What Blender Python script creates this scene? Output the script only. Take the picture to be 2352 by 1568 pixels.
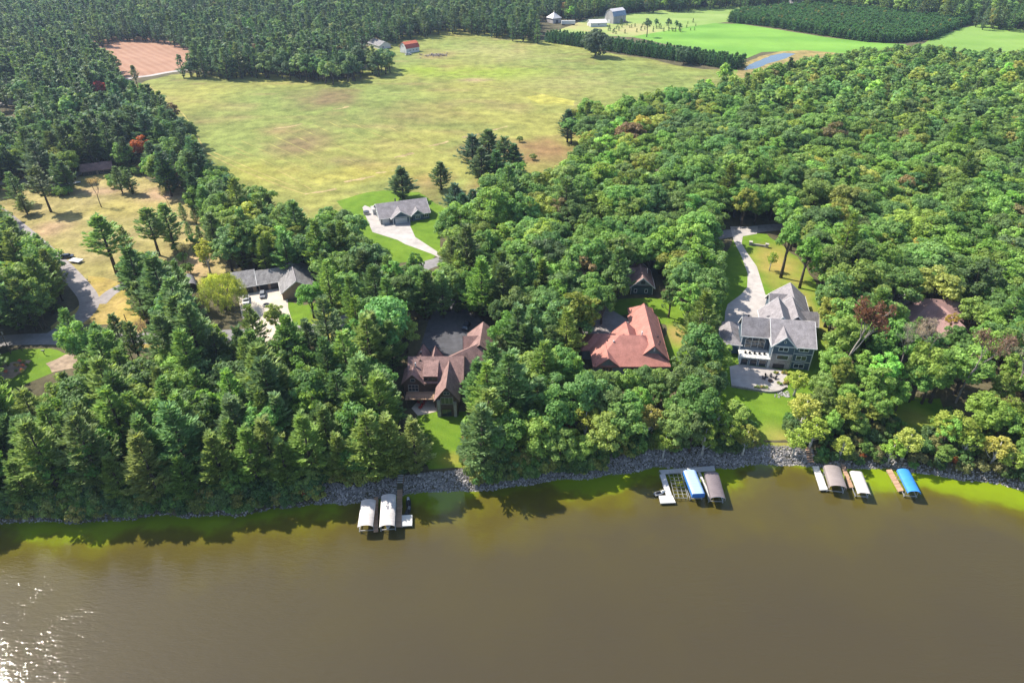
import bpy, bmesh, math, random
import numpy as np
from mathutils import Vector
R=math.radians
random.seed(7); rng=np.random.default_rng(7)
scene=bpy.context.scene; col=scene.collection
for o in list(bpy.data.objects): bpy.data.objects.remove(o)

# ------------------------------------------------------------------ camera, sky, sun, exposure
TH=R(33.5); CZ=122.0; FV=1568.0
cam=bpy.data.objects.new('camera',bpy.data.cameras.new('camera')); col.objects.link(cam)
cam.location=(0,0,CZ); cam.rotation_euler=(R(90)-TH,0,0)
cam.data.lens=24.0; cam.data.sensor_width=36.0; cam.data.clip_start=1; cam.data.clip_end=20000
scene.camera=cam
SAZ=R(-63); SEL=R(49)
w=bpy.data.worlds.new('World'); scene.world=w; w.use_nodes=True
nt=w.node_tree; bg=nt.nodes['Background']
sky=nt.nodes.new('ShaderNodeTexSky'); sky.sky_type='NISHITA'; sky.sun_disc=False
sky.sun_elevation=SEL; sky.sun_rotation=SAZ%(2*math.pi); sky.air_density=1.0; sky.dust_density=1.2; sky.ozone_density=1.4
nt.links.new(sky.outputs[0],bg.inputs[0]); bg.inputs[1].default_value=0.135
sl=bpy.data.lights.new('sun','SUN'); sl.energy=4.8; sl.angle=R(0.53); sl.color=(1,0.93,0.82)
sun=bpy.data.objects.new('sun',sl); col.objects.link(sun)
sd=Vector((math.sin(SAZ)*math.cos(SEL),math.cos(SAZ)*math.cos(SEL),math.sin(SEL)))
sun.rotation_euler=sd.to_track_quat('Z','Y').to_euler(); sun.location=sd*300
vs=scene.view_settings; vs.view_transform='Standard'; vs.look='None'; vs.gamma=1; vs.exposure=1.06; vs.use_curve_mapping=False
scene.render.engine='CYCLES'
scene.cycles.max_bounces=6; scene.cycles.diffuse_bounces=3; scene.cycles.transmission_bounces=3; scene.cycles.transparent_max_bounces=4; scene.cycles.volume_bounces=0

# ------------------------------------------------------------------ projection helpers (photo measured at 2352 x 1568)
cT,sT=math.cos(TH),math.sin(TH)
def PV(u,v,z):
    a=(u-1176)/FV; b=-(v-784)/FV
    dy=cT+b*sT; dz=-sT+b*cT; t=(z-CZ)/dz
    return (a*t,dy*t)
def proj(x,y,z):
    f=y*cT-(z-CZ)*sT; up=y*sT+(z-CZ)*cT
    return 1176+FV*x/f, 784-FV*up/f
SH=[PV(u,v,0) for u,v in [(0,1203),(213,1195),(395,1186),(588,1177),(746,1155),(954,1132),(1062,1124),(1216,1112),(1341,1094),(1512,1074),(1731,1067),(1814,1068),(1950,1072),(2034,1077),(2113,1086),(2249,1102),(2352,1125)]]
SX=np.array([-1500,-500,-200]+[p[0] for p in SH]+[160,260,500,1500]); SY=np.array([80,96,105]+[p[1] for p in SH]+[112,104,100,100])
COLS=np.array(sorted(set([-6000,-3000,-1500,-900,-600,-420]+list(range(-320,-160,16))+list(range(-160,176,4))+list(range(176,330,16))+[420,600,900,1500,3000,6000])),float)
_raw=np.interp(COLS,SX,SY)
_wig=np.array([0.5*math.sin(x*0.21)+0.35*math.sin(x*0.53+1)+0.25*math.sin(x*1.1) if abs(x)<170 else 0 for x in COLS])
CSH=_raw+_wig
def shore(x): return np.interp(x,COLS,CSH)
KS=np.array([-4000,-60,-12,-5,-2,0,1,2,3.5,5.5,9,16,25,33,40,48,56,64,80,120,200,320,500,800,1400,3000,9000],float)
KZ=np.array([-6,-6,-3,-1.5,-.6,0,.8,1.5,2.4,3.0,3.2,3.7,4.2,4.7,5.4,6.2,6.8,7,7,7,7,7,7,7,7,7,7],float)
def hgt(x,y): return np.interp(y-shore(x),KS,KZ)
def PG(u,v):
    z=7.0
    for _ in range(12):
        x,y=PV(u,v,z); z=.5*z+.5*float(hgt(x,y))
    return (x,y)
def PGs(l): return [PG(*p) for p in l]
def inpoly(px,py,poly):
    px=np.asarray(px,float); py=np.asarray(py,float); r=np.zeros(px.shape,bool)
    n=len(poly)
    for i in range(n):
        x1,y1=poly[i]; x2,y2=poly[(i+1)%n]
        if y1==y2: continue
        c=((y1>py)!=(y2>py))&(px<(x2-x1)*(py-y1)/(y2-y1)+x1); r^=c
    return r
def vnoise(x,y,s,seed=0):
    x=np.asarray(x)/s+seed*17.3; y=np.asarray(y)/s+seed*9.1
    xi=np.floor(x).astype(int); yi=np.floor(y).astype(int); fx=x-xi; fy=y-yi
    fx=fx*fx*(3-2*fx); fy=fy*fy*(3-2*fy)
    def hh(a,b): 
        q=np.sin(a*127.1+b*311.7+seed*74.7)*43758.5453; return q-np.floor(q)
    return (hh(xi,yi)*(1-fx)+hh(xi+1,yi)*fx)*(1-fy)+(hh(xi,yi+1)*(1-fx)+hh(xi+1,yi+1)*fx)*fy

# ------------------------------------------------------------------ materials
MATS={}; KA=.72
def base_mat(name):
    m=bpy.data.materials.new(name); m.use_nodes=True; t=m.node_tree
    return m,t,t.nodes['Principled BSDF']
def N(t,k,**kw):
    n=t.nodes.new(k)
    for a,b in kw.items(): setattr(n,a,b)
    return n
def mat(name,c,rough=.8,var=.15,scale=1.0,bump=0,spec=.25,metal=0,scale2=None,stretch=None):
    """plain procedural surface: base colour broken up by two sizes of noise"""
    if name in MATS: return MATS[name]
    m,t,p=base_mat(name); L=t.links.new
    g=N(t,'ShaderNodeNewGeometry'); pos=g.outputs['Position']
    if stretch:
        mp=N(t,'ShaderNodeMapping'); mp.inputs['Scale'].default_value=stretch; L(pos,mp.inputs[0]); pos=mp.outputs[0]
    n1=N(t,'ShaderNodeTexNoise'); n1.inputs['Scale'].default_value=scale; n1.inputs['Detail'].default_value=6; L(pos,n1.inputs['Vector'])
    n2=N(t,'ShaderNodeTexNoise'); n2.inputs['Scale'].default_value=scale2 or scale*.13; n2.inputs['Detail'].default_value=3; L(pos,n2.inputs['Vector'])
    a=N(t,'ShaderNodeMath',operation='ADD'); L(n1.outputs[0],a.inputs[0]); L(n2.outputs[0],a.inputs[1])
    r=N(t,'ShaderNodeMapRange'); r.inputs[1].default_value=.7; r.inputs[2].default_value=1.3; r.inputs[3].default_value=1-var*1.6; r.inputs[4].default_value=1+var*1.6; L(a.outputs[0],r.inputs[0])
    mx=N(t,'ShaderNodeVectorMath',operation='SCALE'); mx.inputs[0].default_value=tuple(q*KA for q in c[:3]); L(r.outputs[0],mx.inputs['Scale'])
    L(mx.outputs[0],p.inputs['Base Color'])
    p.inputs['Roughness'].default_value=rough; p.inputs['Specular IOR Level'].default_value=spec; p.inputs['Metallic'].default_value=metal
    if bump:
        b=N(t,'ShaderNodeBump'); b.inputs['Strength'].default_value=bump; b.inputs['Distance'].default_value=.1; L(n1.outputs[0],b.inputs['Height']); L(b.outputs[0],p.inputs['Normal'])
    MATS[name]=m; return m
def mat_attr(name,rough=.95,fine=1.2,amp=.3,bump=.5,fine2=.25,bdist=.3):
    """vegetation or soil whose own colour is stored per vertex ('tone'), broken up by grain"""
    if name in MATS: return MATS[name]
    m,t,p=base_mat(name); L=t.links.new
    at=N(t,'ShaderNodeAttribute',attribute_name='tone')
    g=N(t,'ShaderNodeNewGeometry')
    n1=N(t,'ShaderNodeTexNoise'); n1.inputs['Scale'].default_value=fine; n1.inputs['Detail'].default_value=8; n1.inputs['Roughness'].default_value=.7; L(g.outputs['Position'],n1.inputs['Vector'])
    n2=N(t,'ShaderNodeTexNoise'); n2.inputs['Scale'].default_value=fine2; n2.inputs['Detail'].default_value=5; L(g.outputs['Position'],n2.inputs['Vector'])
    a=N(t,'ShaderNodeMath',operation='ADD'); L(n1.outputs[0],a.inputs[0]); L(n2.outputs[0],a.inputs[1])
    r=N(t,'ShaderNodeMapRange'); r.inputs[1].default_value=.65; r.inputs[2].default_value=1.35; r.inputs[3].default_value=1-amp; r.inputs[4].default_value=1+amp; L(a.outputs[0],r.inputs[0])
    mx=N(t,'ShaderNodeVectorMath',operation='SCALE'); L(at.outputs['Color'],mx.inputs[0]); L(r.outputs[0],mx.inputs['Scale'])
    L(mx.outputs[0],p.inputs['Base Color']); p.inputs['Roughness'].default_value=rough; p.inputs['Specular IOR Level'].default_value=.1
    b=N(t,'ShaderNodeBump'); b.inputs['Strength'].default_value=bump; b.inputs['Distance'].default_value=bdist; L(n1.outputs[0],b.inputs['Height']); L(b.outputs[0],p.inputs['Normal'])
    MATS[name]=m; return m
def mat_leaf(name,trans=.5,rough=.55):
    m,t,p=base_mat(name); L=t.links.new
    at=N(t,'ShaderNodeAttribute',attribute_name='tint'); at.attribute_type='INSTANCER'
    lv=N(t,'ShaderNodeAttribute',attribute_name='leafvar')
    r=N(t,'ShaderNodeMapRange'); r.inputs[3].default_value=.62; r.inputs[4].default_value=1.4; L(lv.outputs['Fac'],r.inputs[0])
    mx=N(t,'ShaderNodeVectorMath',operation='SCALE'); L(at.outputs['Color'],mx.inputs[0]); L(r.outputs[0],mx.inputs['Scale'])
    L(mx.outputs[0],p.inputs['Base Color']); p.inputs['Roughness'].default_value=rough; p.inputs['Specular IOR Level'].default_value=.22
    tl=N(t,'ShaderNodeBsdfTranslucent')
    m2=N(t,'ShaderNodeVectorMath',operation='MULTIPLY'); m2.inputs[1].default_value=(1.3,1.2,.6); L(mx.outputs[0],m2.inputs[0]); L(m2.outputs[0],tl.inputs['Color'])
    ms=N(t,'ShaderNodeMixShader'); ms.inputs[0].default_value=trans; L(p.outputs[0],ms.inputs[1]); L(tl.outputs[0],ms.inputs[2])
    L(ms.outputs[0],t.nodes['Material Output'].inputs['Surface'])
    MATS[name]=m; return m
mat_leaf('broad_leaf'); mat_leaf('needle',trans=.42,rough=.5)
mat('bark',(.11,.085,.065),.95,.3,3,.4); mat('birch_bark',(.55,.52,.47),.8,.3,4); mat('pale_bark',(.34,.29,.25),.9,.25,3)
mat('white_trim',(.75,.75,.73),.6,.04,1); mat('concrete',(.47,.43,.40),.85,.13,.5); mat('cream_concrete',(.6,.52,.43),.85,.1,.5)
mat('asphalt',(.27,.255,.255),.95,.14,.7); mat('old_asphalt',(.3,.27,.26),.95,.18,.5); mat('dark_asphalt',(.09,.09,.1),.9,.2,.7)
mat('grey_shingle',(.285,.262,.268),.9,.2,3,scale2=.6); mat('worn_shingle',(.245,.235,.235),.9,.22,2.5,scale2=.8,stretch=(1,.25,1)); mat('brown_shingle',(.29,.18,.16),.9,.22,3,scale2=.6)
mat('red_shingle',(.47,.205,.165),.9,.14,3,scale2=.5); mat('pink_shingle',(.30,.185,.17),.9,.12,3)
mat('slate_siding',(.10,.155,.22),.7,.06,2); mat('teal_siding',(.085,.125,.165),.7,.06,2); mat('grey_siding',(.30,.31,.31),.7,.06,2); mat('tan_siding',(.36,.26,.19),.8,.08,2)
mat('timber_siding',(.12,.08,.06),.8,.15,2); mat('stone_wall',(.42,.38,.36),.9,.25,3,.4); mat('green_siding',(.07,.12,.12),.7,.08,2); mat('white_siding',(.72,.72,.72),.7,.05,1)
mat('weathered_siding',(.45,.42,.41),.85,.2,1.5,stretch=(2,2,.3)); mat('metal_roof_white',(.72,.68,.66),.5,.06,1); mat('metal_roof_blue',(.25,.32,.44),.45,.15,.6); mat('orange_roof',(.62,.17,.085),.6,.12,1)
mat('red_lower_roof',(.45,.09,.06),.6,.15,1)
mat('dock_wood',(.5,.32,.21),.85,.2,4,stretch=(.5,4,1)); mat('dock_grey',(.62,.61,.6),.75,.08,2); mat('dock_white',(.74,.72,.66),.7,.06,2)
mat('vinyl_white',(.62,.57,.54),.55,.12,.8); mat('vinyl_blue',(.05,.2,.58),.5,.08,.8); mat('vinyl_sky',(.05,.27,.72),.5,.06,.8); mat('vinyl_brown',(.29,.245,.23),.55,.08,.8); mat('vinyl_pale',(.40,.54,.78),.5,.05,.8); mat('vinyl_taupe',(.20,.165,.175),.55,.08,.8)
mat('aluminium',(.62,.62,.62),.4,.05,3,metal=.6); mat('black_plastic',(.03,.03,.035),.45,.1,2); mat('white_plastic',(.75,.75,.75),.35,.04,2); mat('red_paint',(.55,.05,.04),.5,.1,2); mat('orange_paint',(.75,.17,.05),.5,.1,2)
mat('dark_metal',(.05,.05,.06),.4,.1,2); mat('soil',(.36,.27,.19),.95,.25,.8); mat('mulch',(.13,.075,.05),.95,.3,1.5); mat('rock',(.40,.385,.38),.9,.25,1.2,.3); mat('car_white',(.75,.76,.77),.25,.03,1,spec=.5); mat('car_grey',(.25,.26,.28),.25,.03,1,spec=.5); mat('car_dark',(.03,.04,.06),.2,.05,1,spec=.5)
mat('rubber',(.02,.02,.02),.8,.1,2); mat('wood_pole',(.2,.15,.12),.9,.2,3)
def glass():
    m,t,p=base_mat('window_glass'); p.inputs['Base Color'].default_value=(.025,.035,.045,1); p.inputs['Roughness'].default_value=.06; p.inputs['Specular IOR Level'].default_value=.7; MATS['window_glass']=m
glass()

# ------------------------------------------------------------------ mesh building
class MB:
    def __init__(s): s.v=[]; s.f=[]
    def add(s,vs,fs):
        o=len(s.v); s.v+= [tuple(q) for q in vs]; s.f+=[tuple(i+o for i in f) for f in fs]; return s
    def box(s,cx,cy,cz,sx,sy,sz,rz=0,taper=1):
        c,k=math.cos(rz),math.sin(rz); vs=[]
        for dz,tp in ((-1,1),(1,taper)):
            for dx,dy in ((-1,-1),(1,-1),(1,1),(-1,1)):
                x=dx*sx/2*tp; y=dy*sy/2*tp; vs.append((cx+x*c-y*k,cy+x*k+y*c,cz+dz*sz/2))
        return s.add(vs,[(3,2,1,0),(4,5,6,7),(0,1,5,4),(1,2,6,5),(2,3,7,6),(3,0,4,7)])
    def bar(s,p,q,wd,ht=None,up=(0,0,1)):
        p=Vector(p); q=Vector(q); d=(q-p).normalized(); u=Vector(up)
        if abs(d.dot(u))>.95: u=Vector((1,0,0))
        a=d.cross(u).normalized(); b=a.cross(d); a*=wd/2; b*=(ht or wd)/2
        vs=[p-a-b,p+a-b,p+a+b,p-a+b,q-a-b,q+a-b,q+a+b,q-a+b]
        return s.add(vs,[(3,2,1,0),(4,5,6,7),(0,1,5,4),(1,2,6,5),(2,3,7,6),(3,0,4,7)])
    def tube(s,pts,rs,n=6,cap=True):
        pts=[Vector(p) for p in pts]; o=len(s.v); k=len(pts)
        for i,p in enumerate(pts):
            d=(pts[min(i+1,k-1)]-pts[max(i-1,0)]).normalized(); u=Vector((0,0,1)) if abs(d.z)<.9 else Vector((1,0,0))
            a=d.cross(u).normalized(); b=d.cross(a)
            for j in range(n):
                t=2*math.pi*j/n; s.v.append(tuple(p+(a*math.cos(t)+b*math.sin(t))*rs[i]))
        for i in range(k-1):
            for j in range(n): s.f.append((o+i*n+j,o+i*n+(j+1)%n,o+(i+1)*n+(j+1)%n,o+(i+1)*n+j))
        if cap: s.f.append(tuple(o+j for j in range(n))[::-1]); s.f.append(tuple(o+(k-1)*n+j for j in range(n)))
        return s
    def prism(s,poly,z0,z1):
        n=len(poly); return s.add([(x,y,z0) for x,y in poly]+[(x,y,z1) for x,y in poly],[tuple(range(n))[::-1],tuple(range(n,2*n))]+[(i,(i+1)%n,n+(i+1)%n,n+i) for i in range(n)])
    def mesh(s,name,m,smooth=False):
        me=bpy.data.meshes.new(name); me.from_pydata(s.v,[],s.f)
        if m: me.materials.append(MATS[m] if isinstance(m,str) else m)
        if smooth: me.polygons.foreach_set('use_smooth',[True]*len(me.polygons))
        me.update(); return me
    def build(s,name,m,parent=None,loc=None,rz=0,smooth=False):
        o=bpy.data.objects.new(name,s.mesh(name,m,smooth)); col.objects.link(o)
        if parent: o.parent=parent
        if loc: o.location=loc
        if rz: o.rotation_euler=(0,0,rz)
        return o
def empty(name,loc=(0,0,0),rz=0):
    o=bpy.data.objects.new(name,None); col.objects.link(o); o.location=loc; o.rotation_euler=(0,0,rz); o.empty_display_size=.5; return o
def tag(o,label=None,cat=None,group=None,kind=None):
    if label: o['label']=label
    if cat: o['category']=cat
    if group: o['group']=group
    if kind: o['kind']=kind
    return o
def copy_tree(o,parent=None):
    c=o.copy(); col.objects.link(c); c.parent=parent
    for ch in list(o.children): copy_tree(ch,c)
    return c

# ------------------------------------------------------------------ ground sheet, water
def grid_obj(name,X,Y,Z,m,tone=None):
    ny,nx=X.shape; me=bpy.data.meshes.new(name)
    v=np.stack([X,Y,Z],-1).reshape(-1,3)
    f=[(j*nx+i,j*nx+i+1,(j+1)*nx+i+1,(j+1)*nx+i) for j in range(ny-1) for i in range(nx-1)]
    me.from_pydata(v.tolist(),[],f); me.materials.append(MATS[m])
    if tone is not None:
        a=me.attributes.new('tone','FLOAT_COLOR','POINT'); a.data.foreach_set('color',np.concatenate([tone.reshape(-1,3),np.ones((nx*ny,1))],1).ravel())
    o=bpy.data.objects.new(name,me); col.objects.link(o); tag(o,kind='structure'); return o
mat_attr('forest_floor',fine=.7,amp=.55,fine2=.12); mat_attr('field_grass',fine=.9,amp=.5,fine2=.16,bump=.8); mat_attr('lawn_grass',fine=2.2,amp=.2,fine2=.3,bump=.5); mat_attr('crop_grass',fine=.5,amp=.12,fine2=.05,bump=.3)
X,S=np.meshgrid(COLS,KS); Y=shore(X)+S; Z=np.broadcast_to(KZ[:,None],X.shape)
nz=vnoise(X,Y,23,1)[...,None]
tone=(1-nz)*np.array([.07,.065,.035])+nz*np.array([.10,.085,.05])
tone=np.where(((Y>1250)|(np.abs(X)>1000))[...,None],(1-nz)*np.array([.035,.06,.028])+nz*np.array([.07,.10,.04]),tone)
grid_obj('ground',X,Y,Z,'forest_floor',tone)

def water_mat():
    m,t,p=base_mat('lake_water'); L=t.links.new
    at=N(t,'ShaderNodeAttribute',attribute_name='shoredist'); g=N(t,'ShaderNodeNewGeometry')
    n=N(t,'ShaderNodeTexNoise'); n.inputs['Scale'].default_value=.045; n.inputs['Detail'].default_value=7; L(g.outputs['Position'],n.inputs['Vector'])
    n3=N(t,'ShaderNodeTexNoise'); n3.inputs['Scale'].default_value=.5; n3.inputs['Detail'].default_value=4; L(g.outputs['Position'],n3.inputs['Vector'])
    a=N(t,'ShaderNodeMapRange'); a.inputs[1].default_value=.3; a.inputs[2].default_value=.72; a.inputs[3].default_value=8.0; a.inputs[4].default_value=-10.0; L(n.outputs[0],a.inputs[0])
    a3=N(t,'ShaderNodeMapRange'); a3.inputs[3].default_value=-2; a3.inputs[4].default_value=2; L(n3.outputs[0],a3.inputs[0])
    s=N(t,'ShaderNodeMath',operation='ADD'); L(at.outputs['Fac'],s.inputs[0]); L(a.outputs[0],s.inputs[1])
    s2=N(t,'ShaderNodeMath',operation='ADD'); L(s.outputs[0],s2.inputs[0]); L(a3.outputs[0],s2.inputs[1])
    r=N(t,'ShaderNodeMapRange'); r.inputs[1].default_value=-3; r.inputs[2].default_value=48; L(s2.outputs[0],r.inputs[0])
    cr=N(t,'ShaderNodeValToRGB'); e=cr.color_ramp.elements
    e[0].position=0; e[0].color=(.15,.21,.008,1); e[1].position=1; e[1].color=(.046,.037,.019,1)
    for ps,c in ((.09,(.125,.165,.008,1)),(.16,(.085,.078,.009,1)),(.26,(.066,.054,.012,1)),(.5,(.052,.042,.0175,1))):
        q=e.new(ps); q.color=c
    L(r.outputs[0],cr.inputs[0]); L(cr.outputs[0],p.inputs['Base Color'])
    p.inputs['Roughness'].default_value=.04; p.inputs['IOR'].default_value=1.33; p.inputs['Specular IOR Level'].default_value=.5
    mp=N(t,'ShaderNodeMapping'); mp.inputs['Rotation'].default_value=(0,0,R(14)); mp.inputs['Scale'].default_value=(.45,1.5,1); L(g.outputs['Position'],mp.inputs[0])
    w1=N(t,'ShaderNodeTexNoise'); w1.inputs['Scale'].default_value=.85; w1.inputs['Detail'].default_value=3; w1.inputs['Distortion'].default_value=.4; L(mp.outputs[0],w1.inputs['Vector'])
    w2=N(t,'ShaderNodeTexNoise'); w2.inputs['Scale'].default_value=3.0; w2.inputs['Detail'].default_value=2; L(mp.outputs[0],w2.inputs['Vector'])
    calm=N(t,'ShaderNodeMapRange'); calm.inputs[1].default_value=1; calm.inputs[2].default_value=16; calm.inputs[3].default_value=.12; calm.inputs[4].default_value=1; L(at.outputs['Fac'],calm.inputs[0])
    wn=N(t,'ShaderNodeTexNoise'); wn.inputs['Scale'].default_value=.035; wn.inputs['Detail'].default_value=3; wn.inputs['Distortion'].default_value=.6; L(g.outputs['Position'],wn.inputs['Vector'])
    wr=N(t,'ShaderNodeMapRange'); wr.inputs[1].default_value=.35; wr.inputs[2].default_value=.68; wr.inputs[3].default_value=.35; wr.inputs[4].default_value=1.3; L(wn.outputs[0],wr.inputs[0])
    cm_=N(t,'ShaderNodeMath',operation='MULTIPLY'); L(calm.outputs[0],cm_.inputs[0]); L(wr.outputs[0],cm_.inputs[1]); calm=cm_
    b1=N(t,'ShaderNodeBump'); b1.inputs['Distance'].default_value=.075; L(w1.outputs[0],b1.inputs['Height']); L(calm.outputs[0],b1.inputs['Strength'])
    b2=N(t,'ShaderNodeBump'); b2.inputs['Distance'].default_value=.036; L(w2.outputs[0],b2.inputs['Height']); L(calm.outputs[0],b2.inputs['Strength']); L(b1.outputs[0],b2.inputs['Normal'])
    L(b2.outputs[0],p.inputs['Normal']); MATS['lake_water']=m
water_mat()
ws=np.array([-6000,-2000,-600,-200,-90,-70,-55,-45,-38,-32,-27,-22,-18,-15,-12,-9,-7,-5,-3.5,-2,-1,0,.6],float)
X,S=np.meshgrid(COLS,ws); Y=shore(X)+S
wo=grid_obj('lake',X,Y,np.zeros_like(X),'lake_water')
a=wo.data.attributes.new('shoredist','FLOAT','POINT'); a.data.foreach_set('value',(-S).ravel().astype(np.float32))

def roughen(poly,step=3.0,amp=.5,seed=0):
    out=[]; n=len(poly)
    for i in range(n):
        p=np.array(poly[i]); q=np.array(poly[(i+1)%n]); L=np.hypot(*(q-p)); k=max(1,int(L/step)); nn=np.array([-(q-p)[1],(q-p)[0]])/max(L,1e-6)
        for j in range(k):
            r=p+(q-p)*j/k
            out.append(tuple(r+nn*amp*(2*float(vnoise(r[0],r[1],step*1.7,seed+3))-1)*1.4))
    return out
def sheet(name,poly,off,m,cell=6,tone=None,rough=None,kind='structure'):
    """a thin sheet laid on the ground: poly in world x,y"""
    if rough: poly=roughen(poly,*rough)
    bm=bmesh.new(); vs=[bm.verts.new((x,y,0)) for x,y in poly]
    f=bm.faces.new(vs); bmesh.ops.triangulate(bm,faces=[f])
    xs=[p[0] for p in poly]; ys=[p[1] for p in poly]
    for ax,(lo,hi) in ((0,(min(xs),max(xs))),(1,(min(ys),max(ys)))):
        c=math.ceil(lo/cell)*cell
        while c<hi:
            co=(c,0,0) if ax==0 else (0,c,0); no=(1,0,0) if ax==0 else (0,1,0)
            bmesh.ops.bisect_plane(bm,geom=bm.verts[:]+bm.edges[:]+bm.faces[:],plane_co=co,plane_no=no,dist=1e-4); c+=cell
    bmesh.ops.triangulate(bm,faces=bm.faces[:])
    me=bpy.data.meshes.new(name)
    for v in bm.verts: v.co.z=float(hgt(v.co.x,v.co.y))+off
    for f in bm.faces:
        f.normal_update()
        if f.normal.z<0: f.normal_flip()
    bm.to_mesh(me); bm.free(); me.materials.append(MATS[m])
    if tone is not None:
        n=len(me.vertices); co=np.empty(n*3); me.vertices.foreach_get('co',co); co=co.reshape(-1,3)
        tc=tone(co[:,0],co[:,1])*KA; a=me.attributes.new('tone','FLOAT_COLOR','POINT'); a.data.foreach_set('color',np.concatenate([tc,np.ones((n,1))],1).ravel())
    o=bpy.data.objects.new(name,me); col.objects.link(o); tag(o,kind=kind); return o
def ribbon(cv,width):
    c=np.array(cv,float); d=np.gradient(c,axis=0); d/=np.linalg.norm(d,axis=1)[:,None]; nn=np.stack([-d[:,1],d[:,0]],1)*width/2
    return [tuple(p) for p in c+nn]+[tuple(p) for p in (c-nn)[::-1]]
def smooth_line(pts,k=5):
    p=np.array(pts,float); P=np.vstack([2*p[0]-p[1],p,2*p[-1]-p[-2]]); out=[]
    for i in range(1,len(P)-2):
        for j in range(k):
            t=j/k; a,b,c,d=P[i-1],P[i],P[i+1],P[i+2]
            out.append(.5*((2*b)+(-a+c)*t+(2*a-5*b+4*c-d)*t*t+(-a+3*b-3*c+d)*t**3))
    out.append(p[-1]); return [tuple(q) for q in out]
A3=np.array
def mixc(c0,c1,f): f=np.clip(np.asarray(f),0,1)[...,None]; return np.asarray(c0)*(1-f)+np.asarray(c1)*f
def blobs(x,y,tc,lst):
    for (u,v),(ru,rv),c,st in lst:
        cx,cy=PG(u,v); rx=abs(PG(u+ru,v)[0]-cx); ry=abs(PG(u,v-rv)[1]-cy)
        d=np.sqrt(((x-cx)/rx)**2+((y-cy)/ry)**2)+.7*(vnoise(x,y,14,5)-.5)+.5*(vnoise(x,y,5,6)-.5)
        f=np.clip(1.25-d,0,1)*st; tc=tc*(1-f[:,None])+A3(c)*f[:,None]
    return tc
MEADOW=[(300,200),(335,186),(395,172),(430,168),(560,165),(640,172),(700,178),(765,182),(800,180),(850,150),(840,110),(880,85),(985,70),(1030,61),(1100,68),(1180,81),(1245,93),(1340,111),(1420,126),(1500,137),(1560,152),(1620,160),(1690,160),(1720,165),(1730,220),(1600,250),(1480,275),(1400,300),(1345,330),(1350,400),(1250,440),(1140,460),(1080,480),(1010,500),(960,520),(830,560),(700,520),(560,465),(440,400),(440,330),(400,270)]
GREEN=(.25,.27,.045); OLIVE=(.29,.245,.052); MAUVE=(.20,.125,.075); TAN=(.44,.33,.14); BRIGHT=(.24,.33,.035)
def meadow_tone(x,y):
    tc=mixc((.205,.25,.066),(.28,.275,.072),1.6*vnoise(x,y,60,2)-.3); tc=mixc(tc,(.17,.20,.055),1.5*vnoise(x,y*1.6,26,4)-.75); tc=mixc(tc,(.27,.19,.09),1.6*vnoise(x,y*2,19,9)-1.05); tc=tc*(0.8+.4*vnoise(x,y*1.5,9,3))[:,None]
    return blobs(x,y,tc,[((740,225),(85,22),MAUVE,.75),((690,330),(100,28),MAUVE,.7),((640,300),(40,15),(.34,.2,.11),.5),((950,265),(120,20),MAUVE,.4),((800,370),(60,12),MAUVE,.5),((1030,240),(60,12),MAUVE,.4),((1120,170),(170,18),BRIGHT,.75),((950,160),(60,12),BRIGHT,.6),((1300,190),(170,25),(.30,.29,.10),.6),((1150,120),(110,22),(.34,.32,.12),.65),((1090,184),(45,5),(.42,.27,.19),.8),((1260,350),(75,40),(.27,.165,.075),.95),((1140,345),(90,25),(.24,.15,.07),.8),((1120,440),(80,40),(.27,.19,.08),.9),((1000,410),(60,14),(.23,.17,.07),.7),((985,430),(40,25),(.27,.19,.08),.7),((1000,130),(45,10),(.33,.22,.11),.6),((560,395),(110,30),(.37,.32,.06),.5),((850,400),(150,22),(.37,.31,.06),.5),((420,230),(60,22),(.32,.31,.08),.5),((1265,232),(40,8),(.38,.36,.06),.4)])
sheet('meadow',PGs(MEADOW),.02,'field_grass',5,meadow_tone,(4,.8,1))
# mown strips, tracks and bare dashes in the meadow
def const(c): return lambda x,y: mixc(A3(c)*.85,A3(c)*1.15,vnoise(x,y,2.5,8))
for i,(a_,b_,wd) in enumerate([((700,446),(772,434),1.6),((790,418),(862,404),1.8),((862,398),(905,391),1.2),((905,362),(948,352),2.2),((985,336),(1030,325),2.2),((1062,316),(1100,308),1.8),((1130,299),(1165,290),1.3),((630,296),(695,285),1.6),((765,252),(800,245),1.2)]):
    sheet('bare_strip',ribbon(smooth_line([PG(*a_),PG((a_[0]+b_[0])/2,(a_[1]+b_[1])/2+1),PG(*b_)]),wd),.032,'field_grass',3,const((.40,.31,.15)),(1.5,.7,i))
for i,(l,wd) in enumerate([([(474,352),(560,393),(640,425),(700,446)],.9),([(490,350),(600,398),(704,441)],.6),([(540,350),(640,392),(716,436)],.45),([(880,285),(1000,345),(1030,358)],.5),([(340,196),(420,262),(470,345)],.8),([(1240,262),(1350,262)],.6),([(930,175),(990,180),(1060,172),(1120,178)],.7),([(1100,196),(1240,215),(1320,240)],.7)]):
    sheet('mown_track',ribbon(smooth_line(PGs(l)),wd),.034,'field_grass',5,const((.36,.31,.10)),(3,.25,i))
sheet('mown_patch',PGs([(1206,222),(1245,217),(1320,232),(1318,243),(1272,236),(1240,240)]),.04,'field_grass',4,const((.38,.36,.08)),(2,.4,4))
for i in range(9):
    o_=i*13.0; sheet('mowing_line',ribbon(smooth_line([PG(520+o_*2.6,330-i*7),PG(640+o_*2.6,385-i*7),PG(735+o_*2.8,428-i*7.5)]),.5),.033,'field_grass',6,const((.31,.285,.085)),(4,.3,i))
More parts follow.
